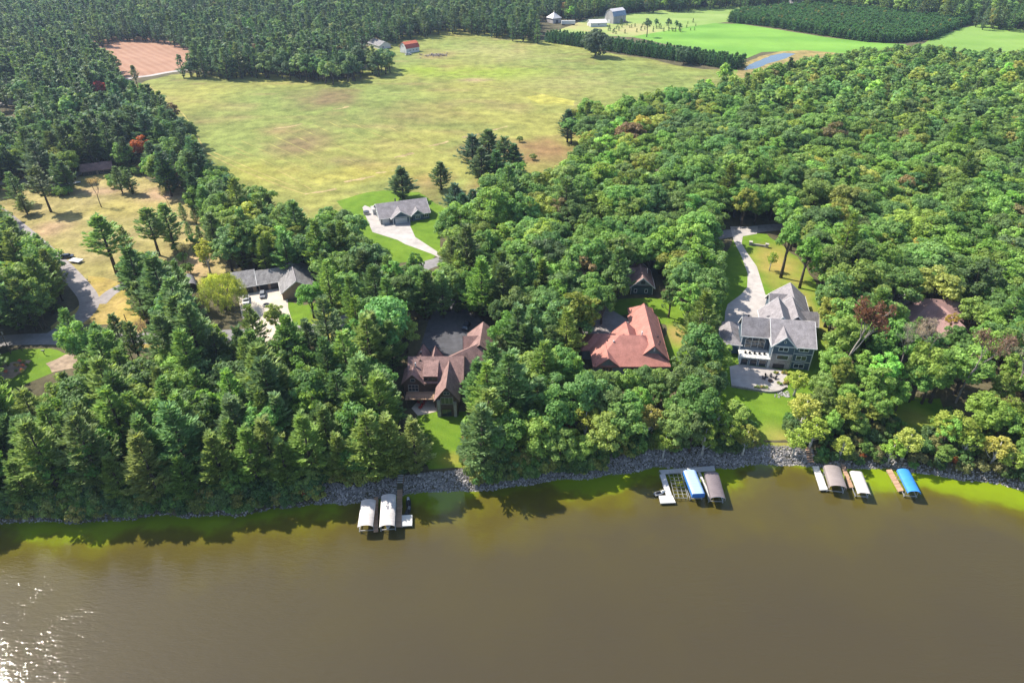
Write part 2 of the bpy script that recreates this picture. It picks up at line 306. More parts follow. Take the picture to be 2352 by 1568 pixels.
# ploughed field, far green fields
def plough_tone(x,y):
    q=PG(330,130); d=((x-q[0])*.75+(y-q[1])*.66); f=.5+.5*np.sin(d*1.05+3*vnoise(x,y,30,4)); return mixc((.34,.185,.12),(.43,.26,.175),f*.8+.5*vnoise(x,y,9,2)-.2)
sheet('ploughed_field',PGs([(195,100),(208,95),(255,86),(335,84),(395,94),(450,118),(430,150),(395,163),(320,180),(270,185),(250,150),(225,115)]),.02,'crop_grass',2.5,plough_tone,(5,.8,2))
def crop_tone(x,y): return mixc((.135,.30,.045),(.21,.40,.065),vnoise(x,y*3,45,3)*1.2-.1)
def crop2(x,y): return mixc((.22,.33,.08),(.30,.40,.12),vnoise(x,y*3,45,3)*1.2-.1)
sheet('far_crop_field',PGs([(1450,85),(1560,66),(1640,54),(1700,55),(1900,86),(2000,98),(2080,102),(2090,150),(1980,160),(1880,130),(1830,118),(1750,120),(1700,140),(1690,165),(1620,120)]),.03,'crop_grass',12,crop_tone,(8,1.0,3))
sheet('far_hay_field',PGs([(1280,72),(1360,40),(1480,28),(1700,4),(1850,6),(1850,22),(1720,34),(1680,50),(1640,54.5),(1560,66.5),(1450,85.5),(1330,80)]),.025,'crop_grass',12,lambda x,y:blobs(x,y,crop2(x,y),[((1460,70),(80,16),(.42,.36,.17),.9),((1320,58),(70,14),(.42,.35,.17),.9),((1380,40),(60,8),(.4,.36,.17),.6)]),(8,1.0,4))
sheet('right_crop_field',PGs([(2110,105),(2140,90),(2210,64),(2250,56),(2420,58),(2440,160),(2250,160)]),.03,'crop_grass',14,lambda x,y:crop2(x,y)*A3((.8,.95,.75)),(8,1.0,5))
PONDR=[(1690,172),(1700,150),(1740,132),(1790,118),(1850,116),(1950,124),(1960,140),(1850,150),(1780,180),(1720,190)]
sheet('pond_bank',PGs(PONDR),.045,'field_grass',6,lambda x,y:mixc((.36,.28,.10),(.26,.21,.09),vnoise(x,y,6,1)),(4,.8,6))
PONDP=[(1705,162),(1720,149),(1745,139),(1770,128),(1800,122),(1828,124),(1800,136),(1762,147),(1735,158)]
pm,pt,pp=base_mat('pond_water'); pp.inputs['Base Color'].default_value=(.035,.05,.07,1); pp.inputs['Roughness'].default_value=.04; pp.inputs['Specular IOR Level'].default_value=.7; MATS['pond_water']=pm
sheet('pond',PGs(PONDP),.06,'pond_water',10,None,(4,.5,7))
# the open lot at the left
LOT=[(-60,400),(60,390),(200,392),(245,372),(310,375),(345,418),(430,435),(460,500),(500,560),(520,600),(520,640),(440,660),(400,690),(330,700),(270,650),(235,640),(180,640),(120,590),(60,540),(0,500),(-60,470)]
def lot_tone(x,y):
    tc=mixc((.29,.255,.085),(.37,.30,.13),vnoise(x,y,9,2)); tc=tc*(.8+.4*vnoise(x,y,2.5,3))[:,None]
    return blobs(x,y,tc,[((370,452),(60,22),(.44,.29,.19),.9),((120,525),(50,18),(.44,.28,.18),.6),((230,440),(60,14),(.40,.26,.17),.7),((430,620),(50,40),(.5,.34,.19),.8),((320,475),(120,20),(.36,.31,.08),.6),((470,440),(40,20),(.44,.3,.2),.8)])
sheet('dry_lot',PGs(LOT),.02,'field_grass',3,lot_tone,(3,.6,8))
sheet('verge',PGs([(205,632),(280,650),(300,700),(345,760),(390,765),(385,800),(300,800),(262,745),(225,745),(170,745),(120,770),(120,750),(180,700)]),.022,'field_grass',3,lambda x,y:blobs(x,y,mixc((.37,.29,.07),(.44,.32,.12),vnoise(x,y,5,4)),[((340,770),(40,14),(.4,.3,.22),.6)]),(3,.6,9))
def lawn_tone(x,y):
    st=.5+.5*np.sin((x*.5+y*.86)*1.9); return mixc((.105,.20,.018),(.17,.275,.025),.35*st+.75*vnoise(x,y,5,3)-.05)
def lawn(name,pts,off=.03,bl=(),cell=2.5,seed=1): return sheet(name,PGs(pts),off,'lawn_grass',cell,lambda x,y:blobs(x,y,lawn_tone(x,y),bl),(2.5,.45,seed))
DRY=(.38,.28,.09)
lawn('ranch_lawn',[(772,462),(830,445),(880,438),(960,442),(1010,472),(1032,492),(1010,525),(1015,575),(990,600),(905,605),(850,575),(815,515)],.04,[],3,1)
lawn('chalet_lawn',[(960,940),(1072,945),(1075,1010),(1085,1072),(985,1078),(955,1000)],.07,[((1035,1055),(50,22),(.30,.27,.05),.8)],1.5,2)
lawn('red_house_lawn',[(1370,690),(1500,682),(1630,715),(1620,800),(1540,850),(1525,830),(1530,745),(1440,722),(1380,725)],.03,[((1560,770),(30,22),DRY,.9)],2,3)
lawn('big_house_lawn',[(1690,532),(1760,538),(1830,590),(1870,640),(1890,700),(1910,790),(1925,860),(1900,930),(1850,1032),(1740,1036),(1650,1000),(1640,860),(1645,740),(1635,640),(1680,560)],.07,[((1790,610),(60,50),(.42,.30,.09),.95),((1868,720),(22,70),(.36,.29,.08),.8),((1800,1010),(45,40),(.34,.29,.08),.85),((1740,660),(8,8),DRY,.0)],2,4)
lawn('slope_lawn',[(2030,905),(2160,915),(2180,1000),(2050,1010)],.06,[((2100,960),(50,30),(.26,.25,.05),.8)],2,7)
lawn('corner_lawn',[(-60,830),(0,815),(50,799),(118,799),(165,815),(130,852),(90,870),(0,905),(-60,920)],.03,[],2,5)
lawn('yard_lawn',[(655,690),(700,700),(800,680),(800,790),(720,790),(640,760)],.022,[((780,750),(50,40),(.36,.30,.08),.9)],2,6)
# roads and drives
STREET=[(-140,800),(0,783),(110,778),(240,780),(350,776),(560,768),(680,760),(760,748),(850,705),(930,640),(1010,600),(1190,580),(1400,564),(1600,548),(1700,532),(1790,522),(1900,530)]
street_w=smooth_line(PGs(STREET))
sheet('street',ribbon(street_w,6.4),.05,'asphalt',3)
side_w=smooth_line(PGs([(-110,420),(-50,458),(0,490),(60,538),(128,598),(180,652),(205,690),(190,725),(120,772)]))
sheet('side_road',ribbon(side_w,6.0),.046,'old_asphalt',3)
sheet('side_drive',ribbon(smooth_line(PGs([(228,698),(255,672),(300,648)])),4.5),.042,'old_asphalt',3)
far_w=smooth_line(PGs([(150,215),(230,198),(300,180),(345,174),(395,165),(470,156)]))
sheet('field_road',ribbon(far_w,5.0),.05,'concrete',6)
sheet('left_lane',ribbon(smooth_line(PGs([(-60,250),(0,240),(30,232),(60,190)])),9),.05,'concrete',4)
sheet('lot_lane',ribbon(smooth_line(PGs([(-40,425),(60,415),(150,408),(190,396),(235,385)])),5),.04,'cream_concrete',4)
def Z1(l): return PGs([(823.2+x*.10717,420+y*.10717) for x,y in l])
sheet('ranch_driveway',Z1([(85,530),(150,700),(300,1055),(840,1225),(1000,1315),(1560,1520),(1800,1640),(1860,1600),(1640,1440),(1220,1165),(1110,925),(1120,800),(700,780),(470,760),(420,640),(330,560),(140,485)]),.06,'concrete',3)
def Z5(l): return PGs([(1629.6+x*.27845,504+y*.27845) for x,y in l])
sheet('big_house_driveway',Z5([(170,60),(400,60),(390,120),(275,140),(265,200),(320,290),(390,390),(430,520),(460,620),(510,640),(510,700),(430,800),(280,900),(120,900),(130,760),(150,700),(260,620),(310,560),(315,450),(265,310),(200,180)]),.11,'concrete',1.5)
sheet('yard_driveway',PGs([(545,672),(600,662),(660,660),(662,708),(680,765),(600,790),(556,730)]),.055,'cream_concrete',3)
sheet('chalet_driveway',PGs([(965,800),(985,735),(1010,690),(1000,640),(1040,640),(1050,700),(1110,735),(1085,790),(1040,820),(980,820)]),.06,'dark_asphalt',2.5)
sheet('red_house_driveway',PGs([(1335,735),(1345,690),(1330,600),(1360,590),(1385,700),(1455,742),(1440,770),(1380,800),(1340,790)]),.06,'old_asphalt',2.5)
sheet('chalet_patio',PGs([(945,938),(975,905),(1024,905),(1046,935),(1030,950),(1005,945),(960,955)]),.12,'cream_concrete',1.5)

# ------------------------------------------------------------------ buildings
class House:
    def __init__(s,name,O,ang,label,cat='house',z=7.0,roof='grey_shingle',wall='grey_siding',trim='white_trim'):
        s.r=empty(name,(O[0],O[1],z),ang); tag(s.r,label,cat); s.z=z; s.roof=roof; s.wall=wall; s.trim=trim
        s.O=O; s.a=ang
    def loc(s,p):
        dx,dy=p[0]-s.O[0],p[1]-s.O[1]; c,k=math.cos(s.a),math.sin(s.a); return (dx*c+dy*k,-dx*k+dy*c)
    def wing(s,p0,p1,W,zb,ze,zr,oh=.5,hip0=False,hip1=False,roof=None,wall=None,trim=True,world=False,t=.2,wname='wall'):
        """a gabled (or hipped) block: ridge line runs p0 -> p1; heights absolute"""
        if world: p0=s.loc(p0); p1=s.loc(p1)
        z0=s.z; zb-=z0; ze-=z0; zr-=z0
        p0=np.array(p0,float); p1=np.array(p1,float); L=np.hypot(*(p1-p0)); d=(p1-p0)/L; n=np.array([-d[1],d[0]]); h=W/2; m=(zr-ze)/h
        g=lambda u,v,z:(p0[0]+d[0]*u+n[0]*v,p0[1]+d[1]*u+n[1]*v,z)
        b=MB(); vs=[g(0,-h,zb),g(L,-h,zb),g(L,h,zb),g(0,h,zb),g(0,-h,ze-.02),g(L,-h,ze-.02),g(L,h,ze-.02),g(0,h,ze-.02)]
        fs=[(3,2,1,0),(4,5,6,7),(0,1,5,4),(1,2,6,5),(2,3,7,6),(3,0,4,7)]
        b.add(vs,fs)
        if not hip0: b.add([g(0,-h,ze-.02),g(0,h,ze-.02),g(0,0,zr-.02)],[(0,2,1)])
        if not hip1: b.add([g(L,-h,ze-.02),g(L,h,ze-.02),g(L,0,zr-.02)],[(0,1,2)])
        b.build(wname,wall or s.wall,s.r)
        e=ze-m*oh; hl=h+oh; r0=h if hip0 else -oh; r1=L-h if hip1 else L+oh
        if r1<r0: r0=r1=(r0+r1)/2
        top=[g(-oh,-hl,e),g(L+oh,-hl,e),g(L+oh,hl,e),g(-oh,hl,e),g(r0,0,zr),g(r1,0,zr)]
        vs=[(x,y,z+t) for x,y,z in top]+top
        fs=[(0,1,5,4),(2,3,4,5),(7,6,10,11),(9,8,11,10),(0,6,7,1),(2,8,9,3)]
        fs+= [(3,0,4),(6,9,10),(3,9,6,0)] if hip0 else [(0,4,10,6),(4,3,9,10)]
        fs+= [(1,2,5),(8,7,11),(1,7,8,2)] if hip1 else [(5,1,7,11),(2,5,11,8)]
        b=MB(); b.add(vs,fs); ro=b.build('roof',roof or s.roof,s.r)
        if trim:
            b=MB(); k=.06
            for sg in (-1,1): b.bar(g(-oh-k,sg*(hl+k),e+.05),g(L+oh+k,sg*(hl+k),e+.05),.1,.26)
            for hp,u in ((hip0,-oh-k),(hip1,L+oh+k)):
                if hp: b.bar(g(u,-hl,e+.05),g(u,hl,e+.05),.1,.26)
                else:
                    for sg in (-1,1): b.bar(g(u,sg*hl,e+.08),g(u,0,zr+.08),.1,.3)
            b.build('trim',s.trim,ro)
        return g,L,h
    def window(s,x,y,z,wd,ht,face=-90,nx=2,nz=1,frame=None,arch=0,proud=.06):
        """centre of a window on a wall that faces the local direction face (degrees)"""
        z-=s.z; a=R(face); nn=Vector((math.cos(a),math.sin(a),0)); tt=Vector((-nn.y,nn.x,0)); c=Vector((x,y,z))+nn*proud
        f=MB(); bw=.13
        P=lambda u,v,o=0:c+tt*u+Vector((0,0,v))+nn*o
        f.bar(P(-wd/2,-ht/2),P(wd/2,-ht/2),.14,bw); 
        for sg in (-1,1): f.bar(P(sg*wd/2,-ht/2),P(sg*wd/2,ht/2),.14,bw,up=nn)
        if arch:
            pr=None
            for i in range(9):
                t=-1+2*i/8; q=P(t*wd/2,ht/2+arch*(1-t*t))
                if pr is not None: f.bar(pr,q,.14,bw)
                pr=q
        else: f.bar(P(-wd/2,ht/2),P(wd/2,ht/2),.14,bw)
        for i in range(1,nx):
            u=-wd/2+wd*i/nx; f.bar(P(u,-ht/2),P(u,ht/2+arch*(1-(2*u/wd)**2)),.12,.09,up=nn)
        for i in range(1,nz): v=-ht/2+ht*i/nz; f.bar(P(-wd/2,v),P(wd/2,v),.12,.09)
        fo=f.build('window',frame or s.trim,s.r)
        g=MB(); pts=[(-wd/2,-ht/2),(wd/2,-ht/2),(wd/2,ht/2)]
        if arch: pts+=[(t*wd/2,ht/2+arch*(1-t*t)) for t in (.75,.5,.25,0,-.25,-.5,-.75)]
        pts+=[(-wd/2,ht/2)]; k=len(pts)
        g.add([P(u,v,-.02) for u,v in pts]+[P(u,v,-.05) for u,v in pts],[tuple(range(k)),tuple(range(k,2*k))[::-1]]+[(i,k+i,k+(i+1)%k,(i+1)%k) for i in range(k)])
        g.build('pane','window_glass',fo)
    def garage(s,x,y,z,wd,ht,face=-90,m='white_siding',name='garage_door'):
        a=R(face); nn=Vector((math.cos(a),math.sin(a),0)); tt=Vector((-nn.y,nn.x,0)); b=MB()
        for i in range(4):
            q=ht/4; c=Vector((x,y,z-s.z+q*(i+.5)))+nn*.05; b.bar(c-tt*wd/2,c+tt*wd/2,.1,q-.05)
        b.build(name,m,s.r)
    def box(s,name,x,y,z0,z1,sx,sy,m,rz=0): return MB().box(x,y,(z0+z1)/2-s.z,sx,sy,z1-z0,rz).build(name,m,s.r)
    def band(s,p,q,wd,ht,m='white_trim',name='trim'):
        return MB().bar((p[0],p[1],p[2]-s.z),(q[0],q[1],q[2]-s.z),wd,ht).build(name,m,s.r)
# ranch house by the meadow
h=House('ranch_house',(-46.45,270.25),R(19.5),'blue-grey ranch house with grey gabled roof beside the meadow, pale driveway in front',wall='slate_siding')
h.wing((-10.2,0),(10.2,0),13.4,6.8,9.8,13.4,wall='grey_siding')
h.wing((-1.95,-8.1),(-1.95,1),7.4,6.8,9.78,12.2); h.wing((5.2,-7.3),(5.2,-1),4.6,6.8,9.76,11.6)
h.box('front_wall',7,-6.76,6.8,9.7,6.2,.1,'slate_siding')
h.garage(-1.95,-8.12,7.05,5,2.3); h.garage(-8.1,-6.72,7.05,2.9,2.3)
for x in (-5.3,1.4): h.box('corner_post',x,-8.15,6.9,9.7,.3,.3,'white_trim')
h.window(5.2,-7.3,8.5,1.9,1.4,nx=3); h.window(8.6,-6.82,8.5,2.2,1.4,nx=3); h.window(-4.2,-7.0,8.2,.9,1.8,nx=1); h.window(2.9,-6.76,8.0,1,2,nx=1)
h.window(-10.2,-2,8.4,1.3,1.2,180); h.window(-10.2,3,8.4,1.3,1.2,180)
h.band((-5.7,-8.2,9.75),(1.8,-8.2,9.75),.1,.25)
h.box('stone_base',-1.95,-8.13,6.9,7.6,7.5,.06,'stone_wall')
h.wing((-11.5,6.2),(-6,6.2),3.2,6.8,9.4,10.2,oh=.2,roof='metal_roof_white',wall='white_siding')
h.box('chimney',-2,2.2,12,14.0,.5,.5,'dark_metal')
# long tan house with the L roof
h=House('tan_house',(-79,209),R(21),'tan long house with grey L-shaped roof and open garage bays behind the willow',wall='tan_siding',roof='worn_shingle')
h.wing((3.6,6.4),(3.6,-10.3),10.4,6.8,9.7,13.3,oh=.4)
h.wing((-8.6,4.2),(3.2,4.2),10.8,6.8,9.68,12.0,oh=.35); h.wing((-16.5,4.9),(-9.35,4.9),12.2,6.8,9.66,12.4,oh=.35)
for x,y,wd in ((-6.9,-1.25,2.7),(-3.3,-1.25,2.7),(-14.6,-1.25,2.6),(-11.6,-1.25,2.2)): h.garage(x,y,7.05,wd,2.2,m='dark_metal')
h.box('doorway',-.6,-1.2,7,9.1,1.4,.12,'mulch'); h.box('roof_vent',2.2,1.0,12.2,12.75,1.1,.3,'dark_metal',.3)
h.window(3.6,-10.3,8.4,2.6,1.3,nx=3); h.window(8.8,-3,8.4,1.6,1.2,0); h.window(8.8,2,8.4,1.6,1.2,0)
h.band((3.6,6.9,13.55),(3.6,-10.8,13.55),.3,.08,'grey_shingle','ridge_cap')
# brown timber house with the deck
h=House('timber_house',(-20,150),0,'brown timber house with many steep gables and a deck above the patio',wall='timber_siding',roof='brown_shingle',z=4.2,trim='timber_siding')
W=dict(world=True)
h.wing((-28.2,154.6),(-13.6,154.6),11.6,3.6,10.2,14.6,oh=.4,**W); h.wing((-26.9,148.4),(-26.9,155),5.4,3.6,10.25,13.1,**W)
h.wing((-17.2,141.8),(-17.2,153),5.6,3.4,10.15,14.0,oh=.6,**W)
h.wing((-25.2,154),(-25.2,160.9),4.6,6,10.4,14.2,oh=.4,**W); h.wing((-21.7,154),(-21.7,160.3),4.2,6,10.4,14.0,oh=.4,**W)
h.wing((-16.6,156.2),(-9.0,162.8),9.4,6,10.1,13.7,oh=.4,**W); h.wing((-9.2,161.5),(-8.6,173.2),9.0,6.5,10,14.0,oh=.4,**W); h.wing((-13.9,166.8),(-8.8,167.0),6.2,6.5,10.05,13.3,oh=.4,**W)
b=MB(); y0,y1=148.9-150,154.9-150; x0,x1=-4.2,-.1
b.add([(x0,y0-.4,8.2),(x1,y0-.4,8.2),(x1,y1,10.3),(x0,y1,10.3),(x0,y0-.4,8.0),(x1,y0-.4,8.0),(x1,y1,10.1),(x0,y1,10.1)],[(0,1,2,3),(7,6,5,4),(0,4,5,1),(1,5,6,2),(2,6,7,3),(3,7,4,0)]); b.build('dormer_roof','brown_shingle',h.r)
b=MB(); b.add([(x0+.2,y0,4),(x1-.2,y0,4),(x1-.2,y1,4),(x0+.2,y1,4),(x0+.2,y0,8),(x1-.2,y0,8),(x1-.2,y1,10),(x0+.2,y1,10)],[(0,1,5,4),(1,2,6,5),(3,0,4,7),(4,5,6,7)]); b.build('dormer_wall','timber_siding',h.r)
h.window(-6.9,-1.6,8.6,2.7,2.2,nx=3,nz=2,frame='stone_wall'); h.window(-6.9,-1.6,11.2,1.2,.9,nx=1,frame='stone_wall')
for x in (-3.4,-2.15,-.95): h.window(x,-1.1,8.7,1.0,2.0,nx=1,frame='timber_siding'); h.window(x,-1.1,11.3,1.0,.8,nx=1,frame='timber_siding')
h.window(2.8,-8.2,9.4,3.2,2.2,nx=3,frame='stone_wall'); h.window(2.8,-8.2,11.9,1.6,.9,nx=2,frame='stone_wall'); h.window(2.6,-8.2,5.4,2.6,2.3,nx=2,frame='timber_siding')
h.box('stone_pier',.6,-8.3,3.6,9.8,.9,.6,'stone_wall'); h.box('stone_pier',4.9,-8.3,3.6,9.2,.8,.5,'stone_wall')
for x in (-7.5,-5.5,-3.2,-1): h.window(x,-1.22,5.6,1.5,2.0,nx=1,frame='timber_siding')
d=MB(); d.box(-4.6,-3.2,3.0,8.6,3.6,.25); d.build('deck','dock_wood',h.r)
for x in (-8.6,-4.8,-.8): h.box('deck_post',x,-4.8,3.8,7.1,.25,.25,'timber_siding')
d=MB()
for zz in (3.45,3.8,4.15): d.bar((-8.9,-4.95,zz),(-.3,-4.95,zz),.05,.05)
for i in range(9): d.bar((-8.9+i*1.07,-4.95,3.1),(-8.9+i*1.07,-4.95,4.18),.06)
d.bar((-8.9,-4.95,4.15),(-8.9,-1.6,4.15),.06); d.build('railing','dark_metal',h.r)
h.box('chimney',-5.3,6.4,12,15.2,.5,.5,'dark_metal')
for x,y in ((-6.4,2.2),(-4.9,4.6)): h.box('roof_vent',x,y,13.0,14.3,.3,.3,'white_trim')
h.box('doorstep',-3,-1.9,3.9,4.35,4,1,'stone_wall')
# red-roofed house
h=House('red_roof_house',(34,164),0,'large house with salmon-red shingle roof of joined gables, trees all round',wall='grey_siding',roof='red_shingle',trim='red_shingle',z=6)
h.wing((41,182.8),(40.2,160),8.2,5.5,10.5,14.7,**W); h.wing((23.4,164.7),(44.2,164.7),15.0,5.0,10.0,15.0,hip0=True,hip1=True,**W)
h.wing((27.0,157.0),(27.0,164),5.8,5.0,10.05,12.6,oh=.55,**W); h.wing((34.1,164),(34.1,173.2),8.0,6,10.15,14.0,**W)
h.wing((20.8,169.2),(30,169.2),7.0,6,9.8,12.6,hip0=True,**W); h.wing((37.6,185),(44.4,185),6,6.5,10.3,13.0,hip0=True,hip1=True,**W)
for x,y,z in ((37.6,165.9,14.4),(40.3,159.7,13.0),(29.1,163,13.2)): h.box('roof_vent',*h.loc((x,y)),z,z+1.2,.35,.35,'white_trim')
for x,y,z in ((42.2,163,12.6),(42.9,165,12.2),(42.7,167.4,12.4),(27.6,165,12.6)): h.box('roof_vent',*h.loc((x,y)),z,z+.8,.3,.3,'dark_metal')
h.window(-7,-7.02,8.3,2.6,2.0,nx=3); h.window(0,-6.96,8,2.4,2,nx=2); h.window(5,-6.96,8,2.4,2,nx=2); h.window(9.8,4,8.6,1.6,1.4,0)
# green cottage behind it
h=House('green_cottage',(44.3,208),R(-3),'small dark green cottage with brown-red gable roof and two white-framed windows among trees',wall='green_siding',roof='brown_shingle')
h.wing((0,-5.2),(0,6.6),7.4,6.8,10.1,13.4,oh=.6); h.wing((-4.4,3.2),(2,3.2),4.6,6.8,10.05,12.6,oh=.4)
h.box('gable_band',0,-5.24,9.9,10.35,7.8,.12,'dark_metal')
h.window(-2.1,-5.2,8.4,.9,1.3,nx=1); h.window(1.5,-5.2,8.4,.9,1.3,nx=1); h.window(.2,-5.2,11.6,1.3,1,nx=2,frame='dark_metal')
b=MB(); b.add([(-3.7,-5.23,3.35),(3.7,-5.23,3.35),(0,-5.23,6.3)],[(0,1,2)]); b.build('gable_panel','grey_siding',h.r)
for x in (-3.65,3.65): h.box('corner_post',x,-5.2,6.9,10,.2,.2,'white_trim')
# big blue house
h=House('lake_house',(78,168),R(-9),'big three-storey dark blue house with grey roofs, arched window and stone base',wall='teal_siding',z=4.6)
h.wing((-2.1,2.3),(9.4,2.3),14.6,4.3,12.9,17.0,hip0=False); h.wing((-10,2.5),(-1.5,2.5),6.6,4.3,12.85,16.8,oh=.45)
h.wing((1.0,-5.35),(1.0,2),6.0,4.3,12.95,16.0,oh=.55); h.wing((1.0,3),(1.4,14),9.2,6.5,12.8,17.6,oh=.45)
h.wing((6.6,8),(6.9,19),9.0,6.5,11.2,15.4); h.wing((7.7,17.5),(8.4,30),10.0,6.6,10.5,14.6,hip1=False); h.wing((1.5,24),(8,24.3),6.4,6.6,10.4,13.6); h.wing((8,14),(13.8,14.2),5,6.6,10.6,13.6)
h.wing((-12.6,-1.0),(-12.6,11),5.2,6.0,9.4,11.2,hip0=True,hip1=True,oh=.4); h.wing((-6,6),(0,8),7.5,6.5,11.5,15.0,hip0=True)
h.box('lower_wall',-6.2,-3.0,4.3,7.75,8.2,4.2,'slate_siding'); h.box('deck',-6.2,-3.2,7.75,8.05,8.8,5.0,'dock_white')
d=MB()
for zz in (.5,.95): d.bar((-10.5,-5.6,3.45+zz),(-1.9,-5.6,3.45+zz),.05)
for i in range(7): d.bar((-10.5+i*1.43,-5.6,3.4),(-10.5+i*1.43,-5.6,4.45),.07)
d.bar((-10.5,-5.6,4.4),(-10.5,-.9,4.4),.05); d.build('railing','white_trim',h.r)
h.window(-6.1,-.82,9.95,5.6,2.9,nx=3,nz=2,arch=1.2)
for x in (-9,-6.4,-3.8): h.window(x,-5.12,6.1,2.1,2.4,nx=1)
for x in (-10.2,-2.3): h.box('column',x,-5.4,4.4,7.7,.4,.4,'white_trim')
h.box('stone_front',1.0,-5.42,4.4,10.1,5.6,.14,'stone_wall')
h.window(1.2,-5.5,9.0,3.2,1.5,nx=1); h.window(1.0,-5.36,11.7,2.6,1.3,nx=2); h.box('fireplace_opening',.7,-5.5,4.6,6.6,3.2,.1,'dark_metal')
h.window(6.7,-5.02,11.8,2.6,1.2,nx=2); h.window(6.5,-5.02,9.0,2.8,1.5,nx=2); h.window(6.4,-5.02,6.2,2.8,1.5,nx=2)
for z in (10.4,7.6): h.band((3.9,-5.08,z),(9.4,-5.08,z),.08,.2)
for x in (4.05,9.35): h.box('corner_post',x,-5.05,4.5,12.6,.22,.22,'white_trim')
h.box('corner_post',-9.95,-.85,8,12.6,.25,.2,'white_trim'); h.box('corner_post',-1.95,-5.45,4.5,12.6,.2,.2,'white_trim')
b=MB(); b.add([(-2.1,-5.38,8.25),(4.1,-5.38,8.25),(1.0,-5.38,11.25)],[(0,1,2)]); b.build('gable_panel','slate_siding',h.r); h.window(1,-5.4,14.2,.5,.7,nx=1)
h.box('roof_vent',-8.6,3.3,16,17.2,.5,.5,'dark_metal')
for x in (-8.8,-7.6,-6.2,-4.8,-3.4): h.box('deck_chair',x,-3.6+(x%1.3)*.4,8.06,8.7,.55,.6,'black_plastic')
h.window(9.4,1,11.5,1.4,1.4,0); h.window(9.4,5,11.5,1.4,1.4,0); h.window(9.4,2,8.6,1.4,1.4,0)
# house at the right, half hidden
h=House('hidden_house',(132,182),R(-11),'brown-roofed house half hidden behind dead trees at the right',wall='timber_siding',roof='pink_shingle',trim='pink_shingle',z=6)
h.wing((-7.2,5),(7.2,5),15.5,4.5,10,14.2,hip0=True); h.wing((2,2),(4.6,-9),8,4.5,9.8,13.4); h.box('chimney',4.4,4.6,12.5,14.8,1.6,1.2,'pink_shingle')
h.wing((-8.2,13.5),(-4.4,13.5),4.4,6.5,10.5,13,hip0=True,hip1=True,roof='grey_shingle'); h.wing((-6,6),(-6,13),5,6.5,10.2,12.6,roof='grey_shingle')
h.window(3.6,-9,8,3,2.2,-77,nx=3)
p=PV(1745,402,13.2); h=House('forest_cabin',p,R(20),'small grey-roofed cabin peeping out of the right-hand forest',roof='grey_shingle',wall='grey_siding'); h.wing((-4,0),(4,0),7,6.8,10,13.2); h.window(0,-3.5,8.5,1.6,1.3); h.box('chimney',2,1,12,14,.6,.6,'stone_wall')
# left small buildings
p=PV(215,388,9.5); h=House('brown_cabin',(p[0],p[1]+3),R(24),'low dark cabin with brown shingle roof at the edge of the left pines',wall='dark_metal',roof='brown_shingle',trim='brown_shingle'); h.wing((-6.5,0),(6.5,0),8,6.8,9.3,11.4); h.window(2,-4,8.2,1.6,1.2); h.window(-3,-4,8.2,1.6,1.2); h.box('doorway',0,-4.05,6.9,8.9,.95,.1,'tan_siding')
p=PG(145,440); h=House('blue_shed',p,R(12),'small blue-grey shed with pale roof on the dry lot beside the pines',wall='slate_siding',roof='grey_shingle'); h.wing((-3,0),(3,0),5,6.8,9,10.6); h.box('doorway',0,-2.55,6.9,8.8,1.2,.1,'dark_metal')
p=PG(434,660); r=empty('arched_shelter',(p[0],p[1]+1,7),R(-60)); tag(r,'dark arched metal shelter beside the willow','shelter')
b=MB(); k=12
for s_ in (0,1):
    for i in range(k+1):
        t=math.pi*i/k; b.v.append((-4+8*s_,2.4*math.cos(t),3.0*math.sin(t)))
for i in range(k): b.f.append((i,i+1,k+2+i,k+1+i))
b.build('cover','worn_shingle',r); MB().box(-3.9,0,1.0,.08,3.6,1.9).build('end_panel','dark_metal',r)
for x in (-3.9,-1.3,1.3,3.9):
    b=MB(); b.tube([(x,2.32*math.cos(math.pi*i/8),2.92*math.sin(math.pi*i/8)) for i in range(9)],[.05]*9,5); b.build('rib','aluminium',r)
def gambrel(name,label,c,ang,L,Wd,ze,zk,zr,wall,roof,roof2,cat='barn'):
    h=House(name,c,ang,label,cat,wall=wall); g=h.z; e,k,r=ze,zk,zr; hw=Wd/2; kk=hw*.66
    b=MB(); sec=[(-hw,-.2),(hw,-.2),(hw,e),(kk,k),(0,r),(-kk,k),(-hw,e)]
    b.add([(-L/2,y,z) for y,z in sec]+[(L/2,y,z) for y,z in sec],[tuple(range(7)),tuple(range(7,14))[::-1]]+[(i,7+i,7+(i+1)%7,(i+1)%7) for i in range(7)]); b.build('wall',wall,h.r)
    o=.35
    for nm,m,(ya,za),(yb,zb) in (('roof',roof,(kk,k),(0,r)),('lower_roof',roof2,(hw+.35,e-.25),(kk,k))):
        for sg in (-1,1):
            b=MB(); t=.16; q=[(-L/2-o,sg*ya,za),(L/2+o,sg*ya,za),(L/2+o,sg*yb,zb),(-L/2-o,sg*yb,zb)]
            b.add([(x,y,z+.03) for x,y,z in q]+[(x,y+sg*.02,z+t+.03) for x,y,z in q],[(0,1,2,3),(7,6,5,4),(0,4,5,1),(1,5,6,2),(2,6,7,3),(3,7,4,0)]); b.build(nm,m,h.r)
    return h
a_=A3(PV(934,123.8,7)); b_=A3(PV(964,118.6,7)); c_=A3(PV(918.7,120.3,7)); ctr=(b_+c_)/2; ang=math.atan2(*(b_-a_)[::-1])
h=gambrel('red_roof_barn','small white barn with orange-red gambrel roof at the far side of the meadow',tuple(ctr),ang,13.6,9.0,3.9,6.6,8.4,'white_siding','orange_roof','red_lower_roof')
h.garage(-6.82,0,7.1,2.6,2.6,180,'white_trim','barn_door')
for x in (-3,.5,4): h.window(x,-4.5,9,1.2,1,nx=2)
h.window(-6.8,0,12.4,1.2,1.2,180,nx=2)
